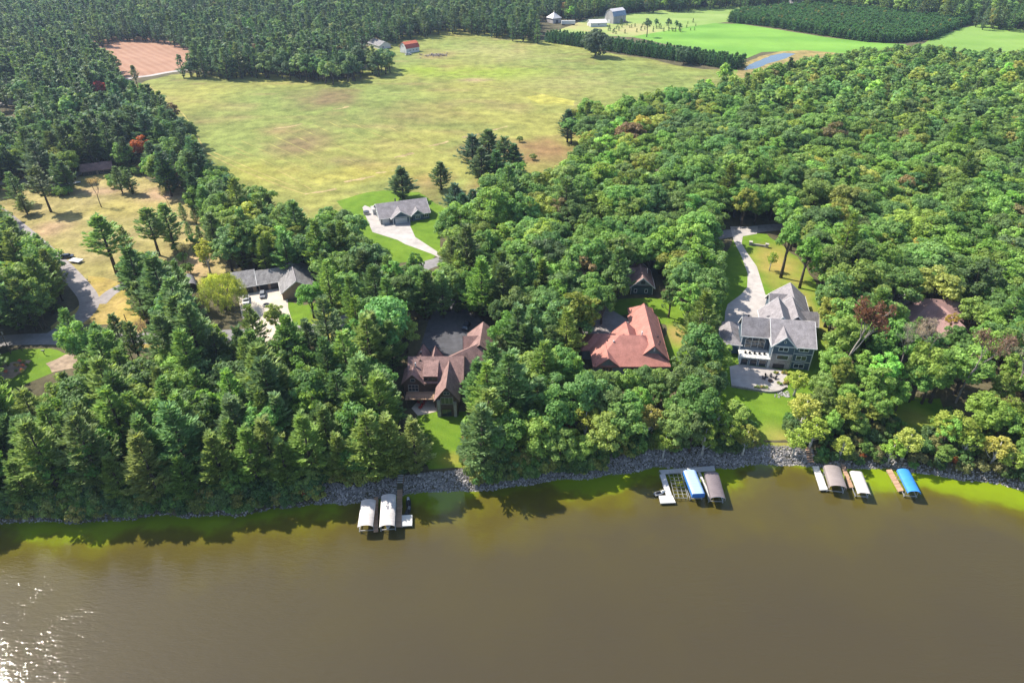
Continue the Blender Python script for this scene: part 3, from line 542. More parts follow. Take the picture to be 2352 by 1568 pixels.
a_=A3(PV(1402,56.6,7)); b_=A3(PV(1442.8,50.2,7)); ang=math.atan2(*(b_-a_)[::-1]); d_=(b_-a_)/np.hypot(*(b_-a_)); n_=A3((-d_[1],d_[0])); ctr=(a_+b_)/2+n_*6
h=gambrel('grey_barn','tall weathered grey barn with pale gambrel roof in the far farmyard',tuple(ctr),ang,19,12,6.8,11.0,13.2,'weathered_siding','metal_roof_white','metal_roof_blue')
h.garage(-9.52,0,7.1,3.2,3.4,180,'white_siding','barn_door')
for x in (-6,-2,2,6): h.window(x,-6,9.5,1.1,1,nx=2)
MB().box(8.2,-7.2,.6,5,2.6,1.6,0,.5).build('earth_ramp','soil',h.r)
def farhouse(name,label,u,v,ang,L,Wd,ze,zr,wall,roof,cat='shed',hip=False):
    h=House(name,PG(u,v),R(ang),label,cat,wall=wall,roof=roof); h.wing((-L/2,0),(L/2,0),Wd,6.8,7+ze,7+zr,hip0=hip,hip1=hip); return h
h=farhouse('white_shed','long white machine shed beside the big oak in the far farmyard',1371,60,12,17,11,3.6,6,'white_siding','metal_roof_white'); h.garage(-8.52,0,7.1,4,3,180,'weathered_siding','shed_door'); h.window(0,-5.5,9,1.4,1)
h=farhouse('pyramid_roof_barn','square dark barn with pale pyramid roof at the far farm',1272,52,35,10.5,10.5,5,9.5,'weathered_siding','metal_roof_white','barn',True); h.box('cupola',0,0,16,17.6,1,1,'weathered_siding'); h.garage(0,-5.27,7.1,3,3,-90,'dark_metal','barn_door')
p=PG(1305,58); h=House('box_trailer',p,R(4),'long white box trailer between the far barns','trailer',wall='white_siding'); h.box('body',0,0,8.1,11.2,14,2.6,'white_plastic'); h.box('chassis',0,0,7.7,8.1,13.4,2.0,'dark_metal')
for x in (-5.5,-4.2,4.8,6): 
    for y in (-1.1,1.1): MB().tube([(x,y-.15,.5),(x,y+.15,.5)],[.5,.5],12).build('wheel','rubber',h.r)
h=farhouse('white_ranch_house','low white farmhouse with grey-violet roof left of the red-roofed barn',872,108,-52,20,11,2.8,5.6,'white_siding','worn_shingle','house'); h.window(10,-2,8.4,1.6,1.2,0); h.window(-4,-5.5,8.5,1.8,1.2); h.window(3,-5.5,8.5,1.8,1.2)
h=farhouse('open_shed','low reddish open-fronted shed under the far pines',836,98,2,14,6,2.4,3.2,'mulch','mulch')
for x in (-5,-1.7,1.7,5): h.box('bay',x,-3.04,7.1,9,2.4,.1,'tan_siding')
for i,(u,v,a,l,lab) in enumerate(((1826,12,8,16,'far white house at the top edge right of the hay field'),(1500,4,4,26,'long white house at the top edge above the far hedge'),(2130,3,-10,14,'pale house at the upper right edge among dark trees'))):
    h=farhouse('far_house',lab,u,v,a,l,9,3,6,'white_siding','grey_shingle','house'); h.window(-3,-4.5,8.6,1.6,1.2); h.window(3,-4.5,8.6,1.6,1.2); h.box('chimney',2,0,12,13.6,.7,.7,'stone_wall')

# ------------------------------------------------------------------ trees: prototypes
def nrm(a): return a/np.maximum(np.linalg.norm(a,axis=-1,keepdims=True),1e-9)
def rdir(n): return nrm(rng.normal(size=(n,3)))
def leaf_mesh(name,c,n,t,ln,wd,m):
    """diamond leaves/needle sprays: centre, normal, long axis, length, width"""
    k=len(c); b=nrm(np.cross(n,t)); ln=np.broadcast_to(ln,(k,))[:,None]; wd=np.broadcast_to(wd,(k,))[:,None]
    v=np.stack([c-t*ln*.5,c+b*wd*.5+t*ln*.06,c+t*ln*.5,c-b*wd*.5+t*ln*.06],1).reshape(-1,3)
    me=bpy.data.meshes.new(name); me.vertices.add(4*k); me.vertices.foreach_set('co',v.astype(np.float32).ravel())
    me.loops.add(4*k); me.loops.foreach_set('vertex_index',np.arange(4*k,dtype=np.int32)); me.polygons.add(k)
    me.polygons.foreach_set('loop_start',np.arange(0,4*k,4,dtype=np.int32)); me.update(calc_edges=True)
    a=me.attributes.new('leafvar','FLOAT','FACE'); a.data.foreach_set('value',rng.random(k).astype(np.float32))
    me.materials.append(MATS[m]); return me
def broad_proto(name,H,Rc,base=.22,nl=46,per=95,size=.46,lobe=(.9,1.75),flat=1.0,bark='bark',m='broad_leaf',zmin=-.62,tilt=.45):
    """rounded leafy crown made of many clumps"""
    zc=H*(1+base)/2; rz=H*(1-base)/2
    d=rdir(nl*3); d=d[d[:,2]>zmin][:nl]; az=np.arctan2(d[:,1],d[:,0]); ph=rng.random(3)*6
    bulge=1+.16*np.sin(2*az+ph[0])+.12*np.sin(3*az+ph[1]+2*d[:,2])+.1*np.sin(5*az+ph[2])
    rr=(rng.random(len(d))**.35)*.9
    lc=d*rr[:,None]*np.array([Rc,Rc,rz])*np.stack([bulge,bulge,np.ones_like(bulge)],1)*.86+np.array([0,0,zc])
    lr=rng.uniform(lobe[0],lobe[1],len(d))
    q=rdir(len(d)*per); li=np.repeat(np.arange(len(d)),per)
    out=nrm(lc-np.array([0,0,zc-rz*.4])); dd=nrm(q+.55*out[li]+np.array([0,0,.25]))
    p=lc[li]+dd*lr[li][:,None]*rng.uniform(.62,1.08,(len(li),1))*np.array([1,1,.8*flat])
    n=nrm(dd+tilt*rdir(len(li))+np.array([0,0,.15])); t=nrm(np.cross(n,rdir(len(li))))
    s=size*rng.uniform(.65,1.3,len(li))
    crown=leaf_mesh(name+'_crown',p,n,t,s*1.25,s,m)
    tb=MB(); r0=.018*H+.06; tb.tube([(0,0,-.4),(.05,.02,H*base*.7),(.1,-.05,H*.5),(.05,.1,H*.82)],[r0*1.35,r0,r0*.7,.04],8)
    for i in rng.choice(len(d),min(9,len(d)),replace=False):
        z0=H*rng.uniform(base*.8,.5); e=lc[i]; mid=((e[0])*.5,(e[1])*.5,z0+(e[2]-z0)*.42); tb.tube([(0,0,z0),mid,tuple(e)],[r0*.42,r0*.28,.03],5,False)
    return tb.mesh(name+'_trunk',bark,True),crown
def pine_proto(name,H,Rc,base=.12,wh=.85,br=6,tuft=15,ln=1.05,wd=.32,droop=.0,peak=.26,m='needle',up=.28):
    """layered whorls of plume-like boughs"""
    C=[];Nn=[];T=[];Ls=[];tb=MB(); r0=.013*H+.07
    tb.tube([(0,0,-.4),(.03,0,H*.3),(0,.05,H*.65),(0,0,H*.98)],[r0*1.3,r0,r0*.6,.03],8)
    z=H*base; k=0
    while z<H*.985:
        f=min(.999,max(1e-4,(z/H-base)/(1-base))); prof=(min(1,(f/peak)**.55) if f<peak else 1)*(1-max(0,f-peak)/(1-peak))**.85
        for j in range(br):
            a=2*math.pi*(j+rng.uniform(-.32,.32))/br+k*1.9; L=Rc*max(.16,prof)*rng.uniform(.5,1.22)
            if rng.random()<.08: continue
            el=up+.5*f-droop+rng.uniform(-.12,.12); zz=z+rng.uniform(-.3,.3)
            nt_=max(6,int(tuft*(.3+L/Rc))); s=rng.uniform(.2,1.0,nt_)**.75
            side=rng.uniform(-1,1,nt_); px=L*s; lat=side*L*.30*(1.08-s)**.7; pz=zz+px*math.sin(el)*.5+.16*L*s**2.2-.12*np.abs(lat)+rng.normal(0,.07,nt_)
            ca,sa=math.cos(a),math.sin(a); pos=np.stack([ca*px-sa*lat,sa*px+ca*lat,pz],1); fan=side*.95
            out=np.stack([np.cos(a+fan),np.sin(a+fan),np.full(nt_,.16+.35*f)+.35*s],1)
            for rep in range(2):
                t=nrm(out+rng.normal(0,.2,(nt_,3))); n=nrm(np.array([0,0,1.0])+rng.normal(0,.34,(nt_,3))); n=nrm(n-t*np.sum(n*t,1,keepdims=True))
                C.append(pos+t*ln*.3+rng.normal(0,.07,(nt_,3))); Nn.append(n); T.append(t); Ls.append(np.full(nt_,ln)*rng.uniform(.6,1.25,nt_))
            if L>1.2 and j%2==0: tb.tube([(0,0,zz),(ca*L*.8,sa*L*.8,zz+L*.8*math.sin(el)*.55)],[.07+.008*L,.02],4,False)
        z+=wh*rng.uniform(.75,1.2)*(1-.35*f); k+=1
    # leader
    nt_=14; pos=np.stack([rng.normal(0,.12,nt_),rng.normal(0,.12,nt_),np.linspace(H*.93,H*1.01,nt_)],1); t=nrm(np.stack([rng.normal(0,.5,nt_),rng.normal(0,.5,nt_),np.ones(nt_)],1)); n=nrm(np.cross(t,rdir(nt_)))
    C.append(pos);Nn.append(n);T.append(t);Ls.append(np.full(nt_,ln*.8))
    C=np.concatenate(C);Nn=np.concatenate(Nn);T=np.concatenate(T);Ls=np.concatenate(Ls)
    return tb.mesh(name+'_trunk','bark',True),leaf_mesh(name+'_crown',C,Nn,T,Ls,wd*Ls/ln,m)
def bare_proto(name,H,spread,leaves,bark='pale_bark',lsize=.4,seed=1):
    """dead or dying tree: forking limbs, thin twigs, sparse withered leaves"""
    rr=random.Random(seed); tb=MB(); tips=[]
    def grow(p,d,L,r,dep):
        q=p+d*L; mid=p+d*L*.5+Vector((rr.uniform(-1,1),rr.uniform(-1,1),0))*L*.05
        tb.tube([p,mid,q],[r,r*.8,r*.62],6 if dep<2 else 4,False)
        if dep>=5: tips.append(q); return
        for i in range(2 if dep<1 else 3):
            nd=(d+Vector((rr.uniform(-1,1),rr.uniform(-1,1),rr.uniform(-.25,.5)))*(spread*(.75 if dep<2 else 1))).normalized()
            if nd.z<-.1: nd.z=.1
            grow(q,nd,L*rr.uniform(.58,.82) if dep else L*.5,r*.62,dep+1)
        if dep>=3: tips.append(q)
    grow(Vector((0,0,-.3)),Vector((.03,.02,1)),H*.42,.013*H+.06,0)
    tp=np.array([list(t) for t in tips]); k=leaves
    if k:
        i=rng.integers(0,len(tp),k); p=tp[i]+rng.normal(0,.38,(k,3)); n=rdir(k); t=nrm(np.cross(n,rdir(k))); s=lsize*rng.uniform(.6,1.3,k)
        cm=leaf_mesh(name+'_crown',p,n,t,s*1.2,s,'broad_leaf')
    else:
        k=len(tp)*5; i=np.repeat(np.arange(len(tp)),5); t=nrm(rdir(k)+np.array([0,0,.4])); n=nrm(np.cross(t,rdir(k))); cm=leaf_mesh(name+'_crown',tp[i]+t*.4,n,t,np.full(k,.9),np.full(k,.05),'broad_leaf')
    return tb.mesh(name+'_trunk',bark,True),cm
def willow_proto(name,H,Rc):
    k=170; a=rng.random(k)*6.283; f=rng.random(k)**.5; z=H*(.45+.55*np.sqrt(np.maximum(0,1-f*f*.95)))*rng.uniform(.86,1.02,k)
    c=np.stack([np.cos(a)*f*Rc*1.02,np.sin(a)*f*Rc*1.02,z],1); per=64; li=np.repeat(np.arange(k),per); s=rng.random(k*per)
    hang=(.12+.5*f[li])*H*.5*s**1.2; p=c[li]+np.stack([np.cos(a[li])*.5*s+rng.normal(0,.35,k*per),np.sin(a[li])*.5*s+rng.normal(0,.35,k*per),-hang+rng.normal(0,.2,k*per)],1)
    o=np.stack([np.cos(a[li]),np.sin(a[li]),np.full(k*per,.5)],1); t=nrm(np.stack([rng.normal(0,.35,k*per)+np.cos(a[li])*.3,rng.normal(0,.35,k*per)+np.sin(a[li])*.3,-np.ones(k*per)],1)); n=nrm(o+.5*rdir(k*per)); n=nrm(n-t*np.sum(n*t,1,keepdims=True))
    cm=leaf_mesh(name+'_crown',p,n,t,.62*rng.uniform(.6,1.2,k*per),.22,'broad_leaf')
    tb=MB(); tb.tube([(0,0,-.4),(.1,0,H*.14)],[.6,.5],9)
    for i in range(9):
        e=c[i*17]; tb.tube([(.1,0,H*.12),(e[0]*.4,e[1]*.4,H*.4),(e[0]*.85,e[1]*.85,e[2]-.4)],[.3,.17,.04],6,False)
    return tb.mesh(name+'_trunk','bark',True),cm
PR={}
for i in range(7): PR['broad%d'%i]=(broad_proto('b%d'%i,16,5.0+.4*(i%3),base=.16+.03*(i%3),nl=40+6*(i%4),per=105,size=.46,lobe=(.85,1.75),tilt=.6),16.)
for i in range(3): PR['maple%d'%i]=(broad_proto('m%d'%i,17,4.3,base=.15,nl=62,per=85,size=.42,lobe=(.6,1.2),tilt=.9),17.)
for i in range(2): PR['tallbroad%d'%i]=(broad_proto('t%d'%i,22,4.8,base=.42,nl=44,per=75,size=.54),22.)
for i in range(5): PR['pine%d'%i]=(pine_proto('p%d'%i,20,4.6+.3*i,base=.07+.03*(i%3),wh=1.2,br=6,tuft=24,ln=1.35,wd=.36,up=.16+.06*(i%3)),20.)
for i in range(2): PR['tallpine%d'%i]=(pine_proto('tp%d'%i,21,4.6,base=.36,wh=1.1,br=6,tuft=24,ln=1.3,wd=.36,peak=.25),21.)
for i in range(2): PR['spruce%d'%i]=(pine_proto('s%d'%i,8,2.3,base=.03,wh=.75,br=6,tuft=7,ln=.85,wd=.34,droop=.35,peak=.08,up=.1),8.)
for i in range(2): PR['birch%d'%i]=(broad_proto('bi%d'%i,12,2.9,base=.2,nl=40,per=48,size=.33,lobe=(.5,1.0),bark='birch_bark',tilt=1.0),12.)
for i in range(3): PR['shrub%d'%i]=(broad_proto('sh%d'%i,3.2,2.0,base=.02,nl=18,per=60,size=.3,lobe=(.5,.85),tilt=.7),3.2)
for i in range(2): PR['farbroad%d'%i]=(broad_proto('fb%d'%i,16,4.8,base=.16,nl=40,per=26,size=.85),16.)
for i in range(3): PR['farpine%d'%i]=(pine_proto('fp%d'%i,19,4.2,base=.08,wh=1.3,br=5,tuft=7,ln=1.5,wd=.62,up=.22+.06*i),19.)
PR['farspruce0']=(pine_proto('fs0',8,2.3,base=.03,wh=1.1,br=5,tuft=4,ln=1.3,wd=.6,droop=.35,peak=.08,up=.1),8.)
PR['dead0']=(bare_proto('d0',22,.62,0,seed=4),22.); PR['dead1']=(bare_proto('d1',22,.6,2400,seed=9),22.); PR['dead2']=(bare_proto('d2',14,.7,0,bark='bark',seed=12),14.); PR['dead3']=(bare_proto('d3',22,.66,1300,seed=21),22.); PR['dead4']=(bare_proto('d4',16,.5,2600,bark='bark',lsize=.3,seed=33),16.)
PR['oak0']=(broad_proto('ok0',16,8.2,base=.0,nl=85,per=60,size=.75,lobe=(1.2,2.3),tilt=.65,zmin=-.95),16.)
PR['willow0']=(willow_proto('w0',12.5,7.4),12.5)

# ------------------------------------------------------------------ what the photograph leaves open (no crowns there), in photo measure
OPEN=[[(335,188),(395,172),(430,168),(560,165),(640,172),(700,178),(765,182),(812,178),(862,168),(905,158),(912,130),(905,116),(895,100),(905,88),(985,72),(1030,63),(1100,70),(1180,83),(1240,95),(1290,104),(1340,112),(1420,128),(1500,138),(1560,153),(1620,160),(1690,158),(1700,165),(1640,172),(1600,185),(1540,195),(1470,212),(1400,222),(1340,222),(1318,240),(1312,262),(1292,280),(1290,318),(1330,322),(1330,340),(1270,372),(1240,390),(1200,370),(1112,395),(1098,440),(1060,440),(1020,490),(1000,505),(985,520),(995,560),(985,575),(930,560),(905,588),(875,575),(860,550),(830,500),(775,472),(760,458),(700,462),(650,445),(620,440),(560,405),(490,372),(462,350),(480,330),(485,315),(455,285),(430,265),(400,240),(370,215),(345,200)],
[(208,97),(255,87),(335,85),(395,95),(445,118),(395,125),(390,160),(395,172),(330,185),(285,178),(278,150),(262,125),(235,108)],
[(1245,60),(1300,50),(1400,25),(1560,18),(1700,8),(1815,10),(1845,18),(1690,32),(1665,45),(1760,62),(1900,85),(2000,97),(2060,103),(1990,104),(1960,112),(1880,122),(1830,128),(1745,152),(1700,168),(1690,140),(1245,95)],
[(1660,45),(1770,20),(1900,14),(2080,30),(2240,50),(2140,95),(2030,100)],
[(2130,95),(2210,65),(2250,57),(2360,60),(2360,112),(2280,108),(2200,105)],
[(0,410),(60,400),(195,398),(192,380),(245,370),(285,385),(300,400),(335,420),(420,435),(430,480),(460,510),(470,560),(490,600),(475,628),(440,600),(425,635),(400,600),(300,565),(272,600),(235,640),(200,620),(185,600),(150,595),(120,575),(60,520),(30,500),(0,500)],
[(185,640),(280,652),(275,672),(250,690),(295,700),(335,765),(380,770),(370,790),(330,786),(270,735),(215,742),(170,735),(175,680)],
[(0,762),(108,758),(120,800),(150,815),(130,842),(85,862),(0,895)],
[(528,632),(590,612),(640,595),(700,604),(724,652),(680,655),(660,672),(655,705),(560,705),(553,690),(540,660)],[(718,748),(790,735),(805,750),(740,772)],
[(922,845),(935,815),(965,795),(985,740),(1065,738),(1128,745),(1122,790),(1085,820),(1070,850),(1060,885),(1048,905),(1054,945),(1068,960),(1058,1010),(1068,1074),(1000,1076),(992,1040),(985,985),(950,935),(935,890)],
[(1352,790),(1400,758),(1450,735),(1480,710),(1515,722),(1532,800),(1528,820),(1455,836),(1395,838),(1362,815)],[(1515,735),(1590,730),(1600,745),(1540,775)],[(1395,695),(1470,690),(1470,715),(1400,728)],[(1447,632),(1480,598),(1503,612),(1503,688),(1450,690)],
[(1680,525),(1737,518),(1742,545),(1800,600),(1842,632),(1825,650),(1852,660),(1864,740),(1890,790),(1858,850),(1815,870),(1818,910),(1780,922),(1680,892),(1662,800),(1662,750),(1680,700),(1728,660),(1722,620),(1690,570)],[(1700,898),(1822,905),(1812,940),(1806,1000),(1818,1034),(1745,1040),(1772,980),(1722,930)],
[(2045,664),(2066,656),(2085,680),(2075,692)],[(2100,690),(2190,692),(2184,765),(2150,750)],[(1740,398),(1752,400),(1748,412),(1738,410)],[(190,372),(250,366),(250,400),(195,402)],[(0,225),(35,230),(40,250),(25,262),(0,262)],[(2065,925),(2150,935),(2130,985),(2070,980)],[(450,655),(548,645),(552,700),(505,722),(455,712)],[(1245,34),(1300,34),(1300,62),(1245,62)],[(850,92),(896,92),(896,110),(860,112)],[(816,88),(858,88),(858,101),(816,101)],[(2192,925),(2206,925),(2250,820),(2232,815)],[(1815,5),(1842,5),(1842,16),(1815,16)],[(1480,0),(1520,0),(1520,6),(1480,6)],[(298,312),(340,312),(335,352),(300,352)],[(208,180),(240,180),(236,206),(210,206)]]
# a roof hides what stands behind it: (part of) these outlines only bar trees nearer than the given distance
LIM={(528,632):214,(1447,632):214,(2045,664):199,(2100,690):190,(922,845):176,(298,312):PV(316,310,20)[1]+1,(208,180):PV(223,180,20)[1]+1}
def clear_of_open(u,v,y=None):
    ok=np.ones(np.shape(u),bool)
    for p in OPEN:
        hit=inpoly(u,v,p)
        if y is not None and p[0] in LIM: hit&=y<LIM[p[0]]
        ok&=~hit
    return ok
FOOT=[ribbon(street_w,6.6),ribbon(side_w,8),ribbon(far_w,8),PGs([(960,810),(985,742),(1065,735),(1130,740),(1125,830),(1060,960),(930,950),(915,850)]),PGs([(1375,745),(1395,705),(1500,690),(1545,760),(1540,850),(1480,862),(1370,862),(1335,790)]),PGs([(1640,520),(1760,520),(1860,640),(1890,780),(1860,880),(1820,920),(1650,880),(1630,740)]),PGs([(520,655),(640,640),(735,640),(735,700),(690,770),(540,770)]),PGs([(1440,650),(1510,645),(1515,700),(1435,700)]),PGs([(2070,735),(2200,740),(2215,800),(2090,800)]),PGs(PONDR),PGs([(840,455),(1000,455),(1010,540),(1010,600),(980,600),(840,520)])]

PINES=[(.086,.132,.038),(.070,.112,.040),(.100,.148,.038),(.080,.130,.048),(.112,.156,.040)]
DPINES=[(.046,.082,.042),(.038,.070,.040),(.056,.094,.040),(.068,.104,.042)]
BROADS=[(.082,.140,.034),(.096,.156,.036),(.070,.122,.034),(.110,.164,.036),(.076,.130,.040),(.062,.110,.036)]
YELLOW=[(.13,.155,.034),(.148,.158,.042),(.118,.152,.032)]
TREES=[]  # (kind, x, y, height, tint, role, hand)
BR=2.35
def jit(c,a=.13): s=BR*(1+rng.normal(0,a)); return tuple(float(max(.004,q*s*(1+rng.normal(0,.06)))) for q in c)
HAND=[]
def hand(kind,u,v,h,tint,name,label,cat='tree',group=None,top=True,wide=1.0):
    if top: 
        z=7.0
        for _ in range(8): x,y=PV(u,v,z+h); z=.5*z+.5*float(hgt(x,y))
    else: x,y=PG(u,v)
    HAND.append((kind,x,y,h,jit(tint,.04),name,label,cat,group,wide))
LP='pines scattered over the dry lot'
hand('tallpine0',76,382,20,PINES[1],'pine_tree','tall pine with bare lower trunk on the dry lot beside the blue shed','pine',wide=1.3)
hand('pine1',44,446,9,PINES[0],'pine_tree','short bushy pine on the dry lot next to the left road','pine',wide=1.8)
hand('tallpine1',222,498,22,PINES[2],'pine_tree','largest lone pine between the dry lot and the side drive','pine',wide=1.5)
hand('tallpine0',332,478,19,PINES[0],'pine_tree','tall open pine with forked bare trunk in the middle of the lot','pine',wide=1.45)
hand('pine2',372,471,17,PINES[0],'pine_tree','dense pine right of the forked pine on the dry lot','pine',wide=1.4)
hand('pine3',276,520,12,PINES[2],'pine_tree','slim pine between the two tall pines of the lot','pine')
for u,v,h_ in ((120,358,16),(137,372,14),(262,384,12),(288,392,11),(18,398,14)): hand('pine%d'%(u%5),u,v,h_,PINES[1],'pine_tree','pine at the upper edge of the dry lot','pine','pines at the upper edge of the lot',wide=1.3)
for u,v,h_ in ((413,468,8),(440,472,8),(428,512,7),(462,486,9),(452,520,8)): hand('pine%d'%(u%5),u,v,h_,PINES[3],'pine_tree','small slender pine on the right edge of the dry lot','pine',LP)
hand('dead2',210,410,13,(.2,.15,.1),'bare_tree','thin leafless tree on the lot below the brown cabin'); hand('dead2',376,428,13,(.2,.15,.1),'bare_tree','thin leafless tree at the pinkish corner of the lot',wide=.6)
hand('dead4',408,562,11,(.15,.13,.09),'brown_tree','grey-brown withering tree above the arched shelter'); hand('birch0',461,546,14,(.17,.19,.035),'loose_tree','pale yellow-green slender tree right of the withering tree',wide=1.1)
for u,v,h_ in ((290,568,21),(345,590,24),(388,640,21)): hand('pine%d'%(u%5),u,v,h_,PINES[(u//7)%4],'pine_tree','big dense pine in the row left of the willow','pine','big pines left of the willow',wide=1.3)
hand('willow0',497,632,12.5,(.165,.20,.042),'willow_tree','rounded yellow-green willow with drooping twigs beside the tan house')
hand('broad2',706,648,13,(.07,.14,.03),'broadleaf_tree','round dark green tree in front of the tan house roof','tree',wide=1.15); hand('maple0',622,690,12,(.12,.17,.05),'spiky_tree','pale spiky tree in front of the cream driveway')
hand('dead2',332,735,12,(.12,.075,.06),'bare_tree','leafless reddish tree at the edge of the verge')
hand('pine4',145,712,15,PINES[0],'pine_tree','dense pine at the road corner in the lower left','pine'); 
for u,v in ((215,745),(255,725),(290,740)): hand('tallpine%d'%(u%2),u,v,16,PINES[(u//5)%5],'pine_tree','pine with thin trunks behind the corner lawn','pine','pines behind the corner lawn')
hand('pine0',920,386,14,DPINES[2],'pine_tree','broad lone pine behind the ranch house','pine',wide=2.1); hand('pine1',1010,372,13,PINES[1],'pine_tree','lone conical pine right of the ranch house at the meadow edge','pine',wide=1.75)
for u,v,h_ in ((1044,424,14),(1062,446,13),(1086,436,14),(1040,455,11)): hand('pine%d'%(u%5),u,v,h_,DPINES[1],'pine_tree','dark pine in the clump right of the ranch lawn','pine','dark pines right of the ranch lawn',wide=1.5)
for u,v,h_ in ((1084,312,17),(1122,300,18),(1158,316,17),(1180,332,15),(1105,340,16),(1140,348,15)): hand('pine%d'%(u%5),u,v,h_,DPINES[(u//3)%3],'pine_tree','dark pine in the tight grove at the meadow corner','pine','grove at the meadow corner',wide=1.7)
hand('broad4',1032,503,13,(.075,.13,.036),'broadleaf_tree','wide dull green tree beside the ranch driveway',wide=1.2)
hand('pine2',1306,254,17,DPINES[1],'pine_tree','dark pine standing out at the brown corner of the forest','pine',wide=1.5)
for u,v in ((1194,312),(1224,352)): hand('shrub%d'%(u%3),u,v,3.5,(.09,.11,.04),'shrub','small lone bush on the brown corner of the meadow','bush','bushes on the brown meadow corner')
hand('broad1',223,180,13,(.2,.05,.04),'red_maple','red autumn maple among the far left pines','tree',wide=.9); hand('broad3',316,308,15,(.20,.065,.02),'orange_maple','orange autumn maple at the left edge of the meadow',wide=1.1); hand('birch1',402,378,10,(.2,.075,.02),'orange_tree','small orange-leaved tree behind the left pines'); hand('birch0',458,468,8,(.2,.09,.03),'orange_tree','small rusty tree at the right edge of the dry lot')
hand('broad5',884,108,16,(.055,.1,.045),'broadleaf_tree','round dark tree in front of the white farmhouse',wide=1.45); hand('pine3',845,112,15,DPINES[0],'pine_tree','dark pine beside the far white farmhouse','pine',wide=1.4)
hand('oak0',1371,64,22,(.040,.066,.036),'oak_tree','large dark oak standing in the far conifer hedge',wide=1.2); hand('oak0',1576,104,14,(.040,.066,.036),'oak_tree','smaller dark oak at the near end of the far hedge',wide=1.15)
hand('tallbroad0',1490,40,17,(.075,.1,.06),'field_tree','lone tall tree in the far crop field',wide=1.1); hand('tallpine0',302,150,15,DPINES[2],'pine_tree','lone pine beside the field road','pine')
for u,v,h_ in ((1538,40,10),(1555,46,8),(1563,52,8),(1509,42,9),(1428,42,6)): hand('farbroad%d'%(u%2),u,v,h_,(.05,.085,.04),'orchard_tree','small round tree near the far farmyard','tree','small trees by the far farmyard')
for i in range(46):
    u=1385+rng.random()*215; v=58+rng.random()*22-(u-1385)*.03
    hand('farspruce0',u,v,2.2+rng.random()*1.6,DPINES[2],'sapling','young conifer sapling in the dry plot below the grey barn','sapling','saplings in the far dry plot',top=False)
for u,v,h_ in ((1793,638,22),(1836,662,20)): hand('tallbroad%d'%(u%2),u,v,h_,(.08,.15,.03),'tall_tree','tall tree with long bare trunk right of the pale driveway','tree','tall trees beside the pale driveway',top=False)
hand('birch1',1767,622,8,(.12,.18,.03),'small_tree','small slender tree left of the tall trees on the dry lawn',top=False)
hand('dead1',1930,878,25,(.085,.044,.028),'dying_tree','large dying tree with rusty brown crown right of the big blue house',top=False); hand('dead3',2195,925,24,(.09,.055,.036),'dying_tree','tall leaning tree with thin brown crown and pale trunk at the right',top=False,wide=.8); hand('dead0',2312,925,23,(.25,.2,.17),'dead_tree','bare pale dead tree near the right edge',top=False)
hand('dead0',2050,880,20,(.25,.2,.17),'dead_tree','thin bare trunk standing before the hidden house',top=False,wide=.6); hand('dead0',2108,885,21,(.25,.2,.17),'dead_tree','bare forked trunk before the hidden house roof',top=False,wide=.75); hand('dead3',2080,860,17,(.08,.065,.052),'dying_tree','thin grey dying tree between the two bare trunks',top=False,wide=.7)
hand('dead0',2150,555,15,(.3,.25,.22),'dead_tree','grey leafless tree rising from the upper right forest',top=False); hand('dead2',1505,455,14,(.25,.2,.17),'dead_tree','small grey leafless tree in the middle of the forest',top=False); hand('birch0',2195,715,9,(.2,.15,.03),'yellow_tree','small golden tree at the corner of the hidden house roof')
BT='yellowish birches along the riprap'
for u,v,h_ in ((1190,938,12),(1350,922,13),(1498,928,12),(1532,990,9),(1628,968,11),(1688,962,11),(1722,975,10),(1655,930,12),(1215,990,10),(1320,985,10)): hand('birch%d'%(u%2),u,v,h_,YELLOW[u%3],'birch_tree','yellowish loose birch leaning over the riprap','birch',BT,wide=1.25)
for u,v,h_ in ((1945,1000,8),(2100,985,10),(2060,1010,8),(2310,1000,10),(2240,985,9),(1838,985,9),(1880,960,10),(1860,905,12),(1840,850,9),(2335,1030,8)): hand('birch%d'%(u%2),u,v,h_,[(.2,.2,.05),(.17,.2,.04),(.14,.19,.035)][u%3],'birch_tree','loose yellow-green tree on the right bank behind the docks','tree','yellow-green trees behind the right docks',wide=1.5)
SP='front row of pines on the left shore'
for u,v,h_ in ((40,985,17),(96,932,20),(310,1000,21),(480,1000,18),(600,964,19),(690,955,20),(838,952,21),(945,966,17),(20,1060,14),(245,1050,14),(405,1050,14),(560,985,18),(640,1015,15),(770,1000,15),(885,960,19)): hand('pine%d'%(u%5),u,v,h_,PINES[2 if u%3 else 4],'pine_tree','large green pine in the front row on the left shore','pine',SP,wide=1.15)
for u,v,h_ in ((1160,950,16),(1245,955,15),(1290,985,13),(1395,950,15),(1440,930,16),(1560,935,15),(1600,945,13),(1335,1000,11)): hand('broad%d'%(u%7),u,v,h_,BROADS[u%6],'broadleaf_tree','leafy tree at the top of the riprap below the red-roofed house','tree','leafy trees at the top of the riprap',wide=1.05)
for u,v,h_ in ((1378,846,13),(1410,850,12),(1446,846,13),(1486,842,12),(1515,840,13)): hand('broad%d'%(u%7),u,v,h_,BROADS[(u//4)%6],'broadleaf_tree','bright leafy tree close below the front eave of the red-roofed house','tree','leafy trees below the red roof')
hand('pine2',1105,936,21,(.078,.132,.05),'pine_tree','large dense pine right of the lawn strip at the riprap','pine',wide=1.15)
for u,v,h_ in ((378,1065,11),(520,1080,9),(150,1085,9),(700,1065,9),(765,955,12),(260,1095,8)): hand('maple%d'%(u%3),u,v,h_,(.11,.165,.045),'broadleaf_tree','low pale green tree hanging over the water on the left shore','tree','low trees over the water at left',wide=1.2)
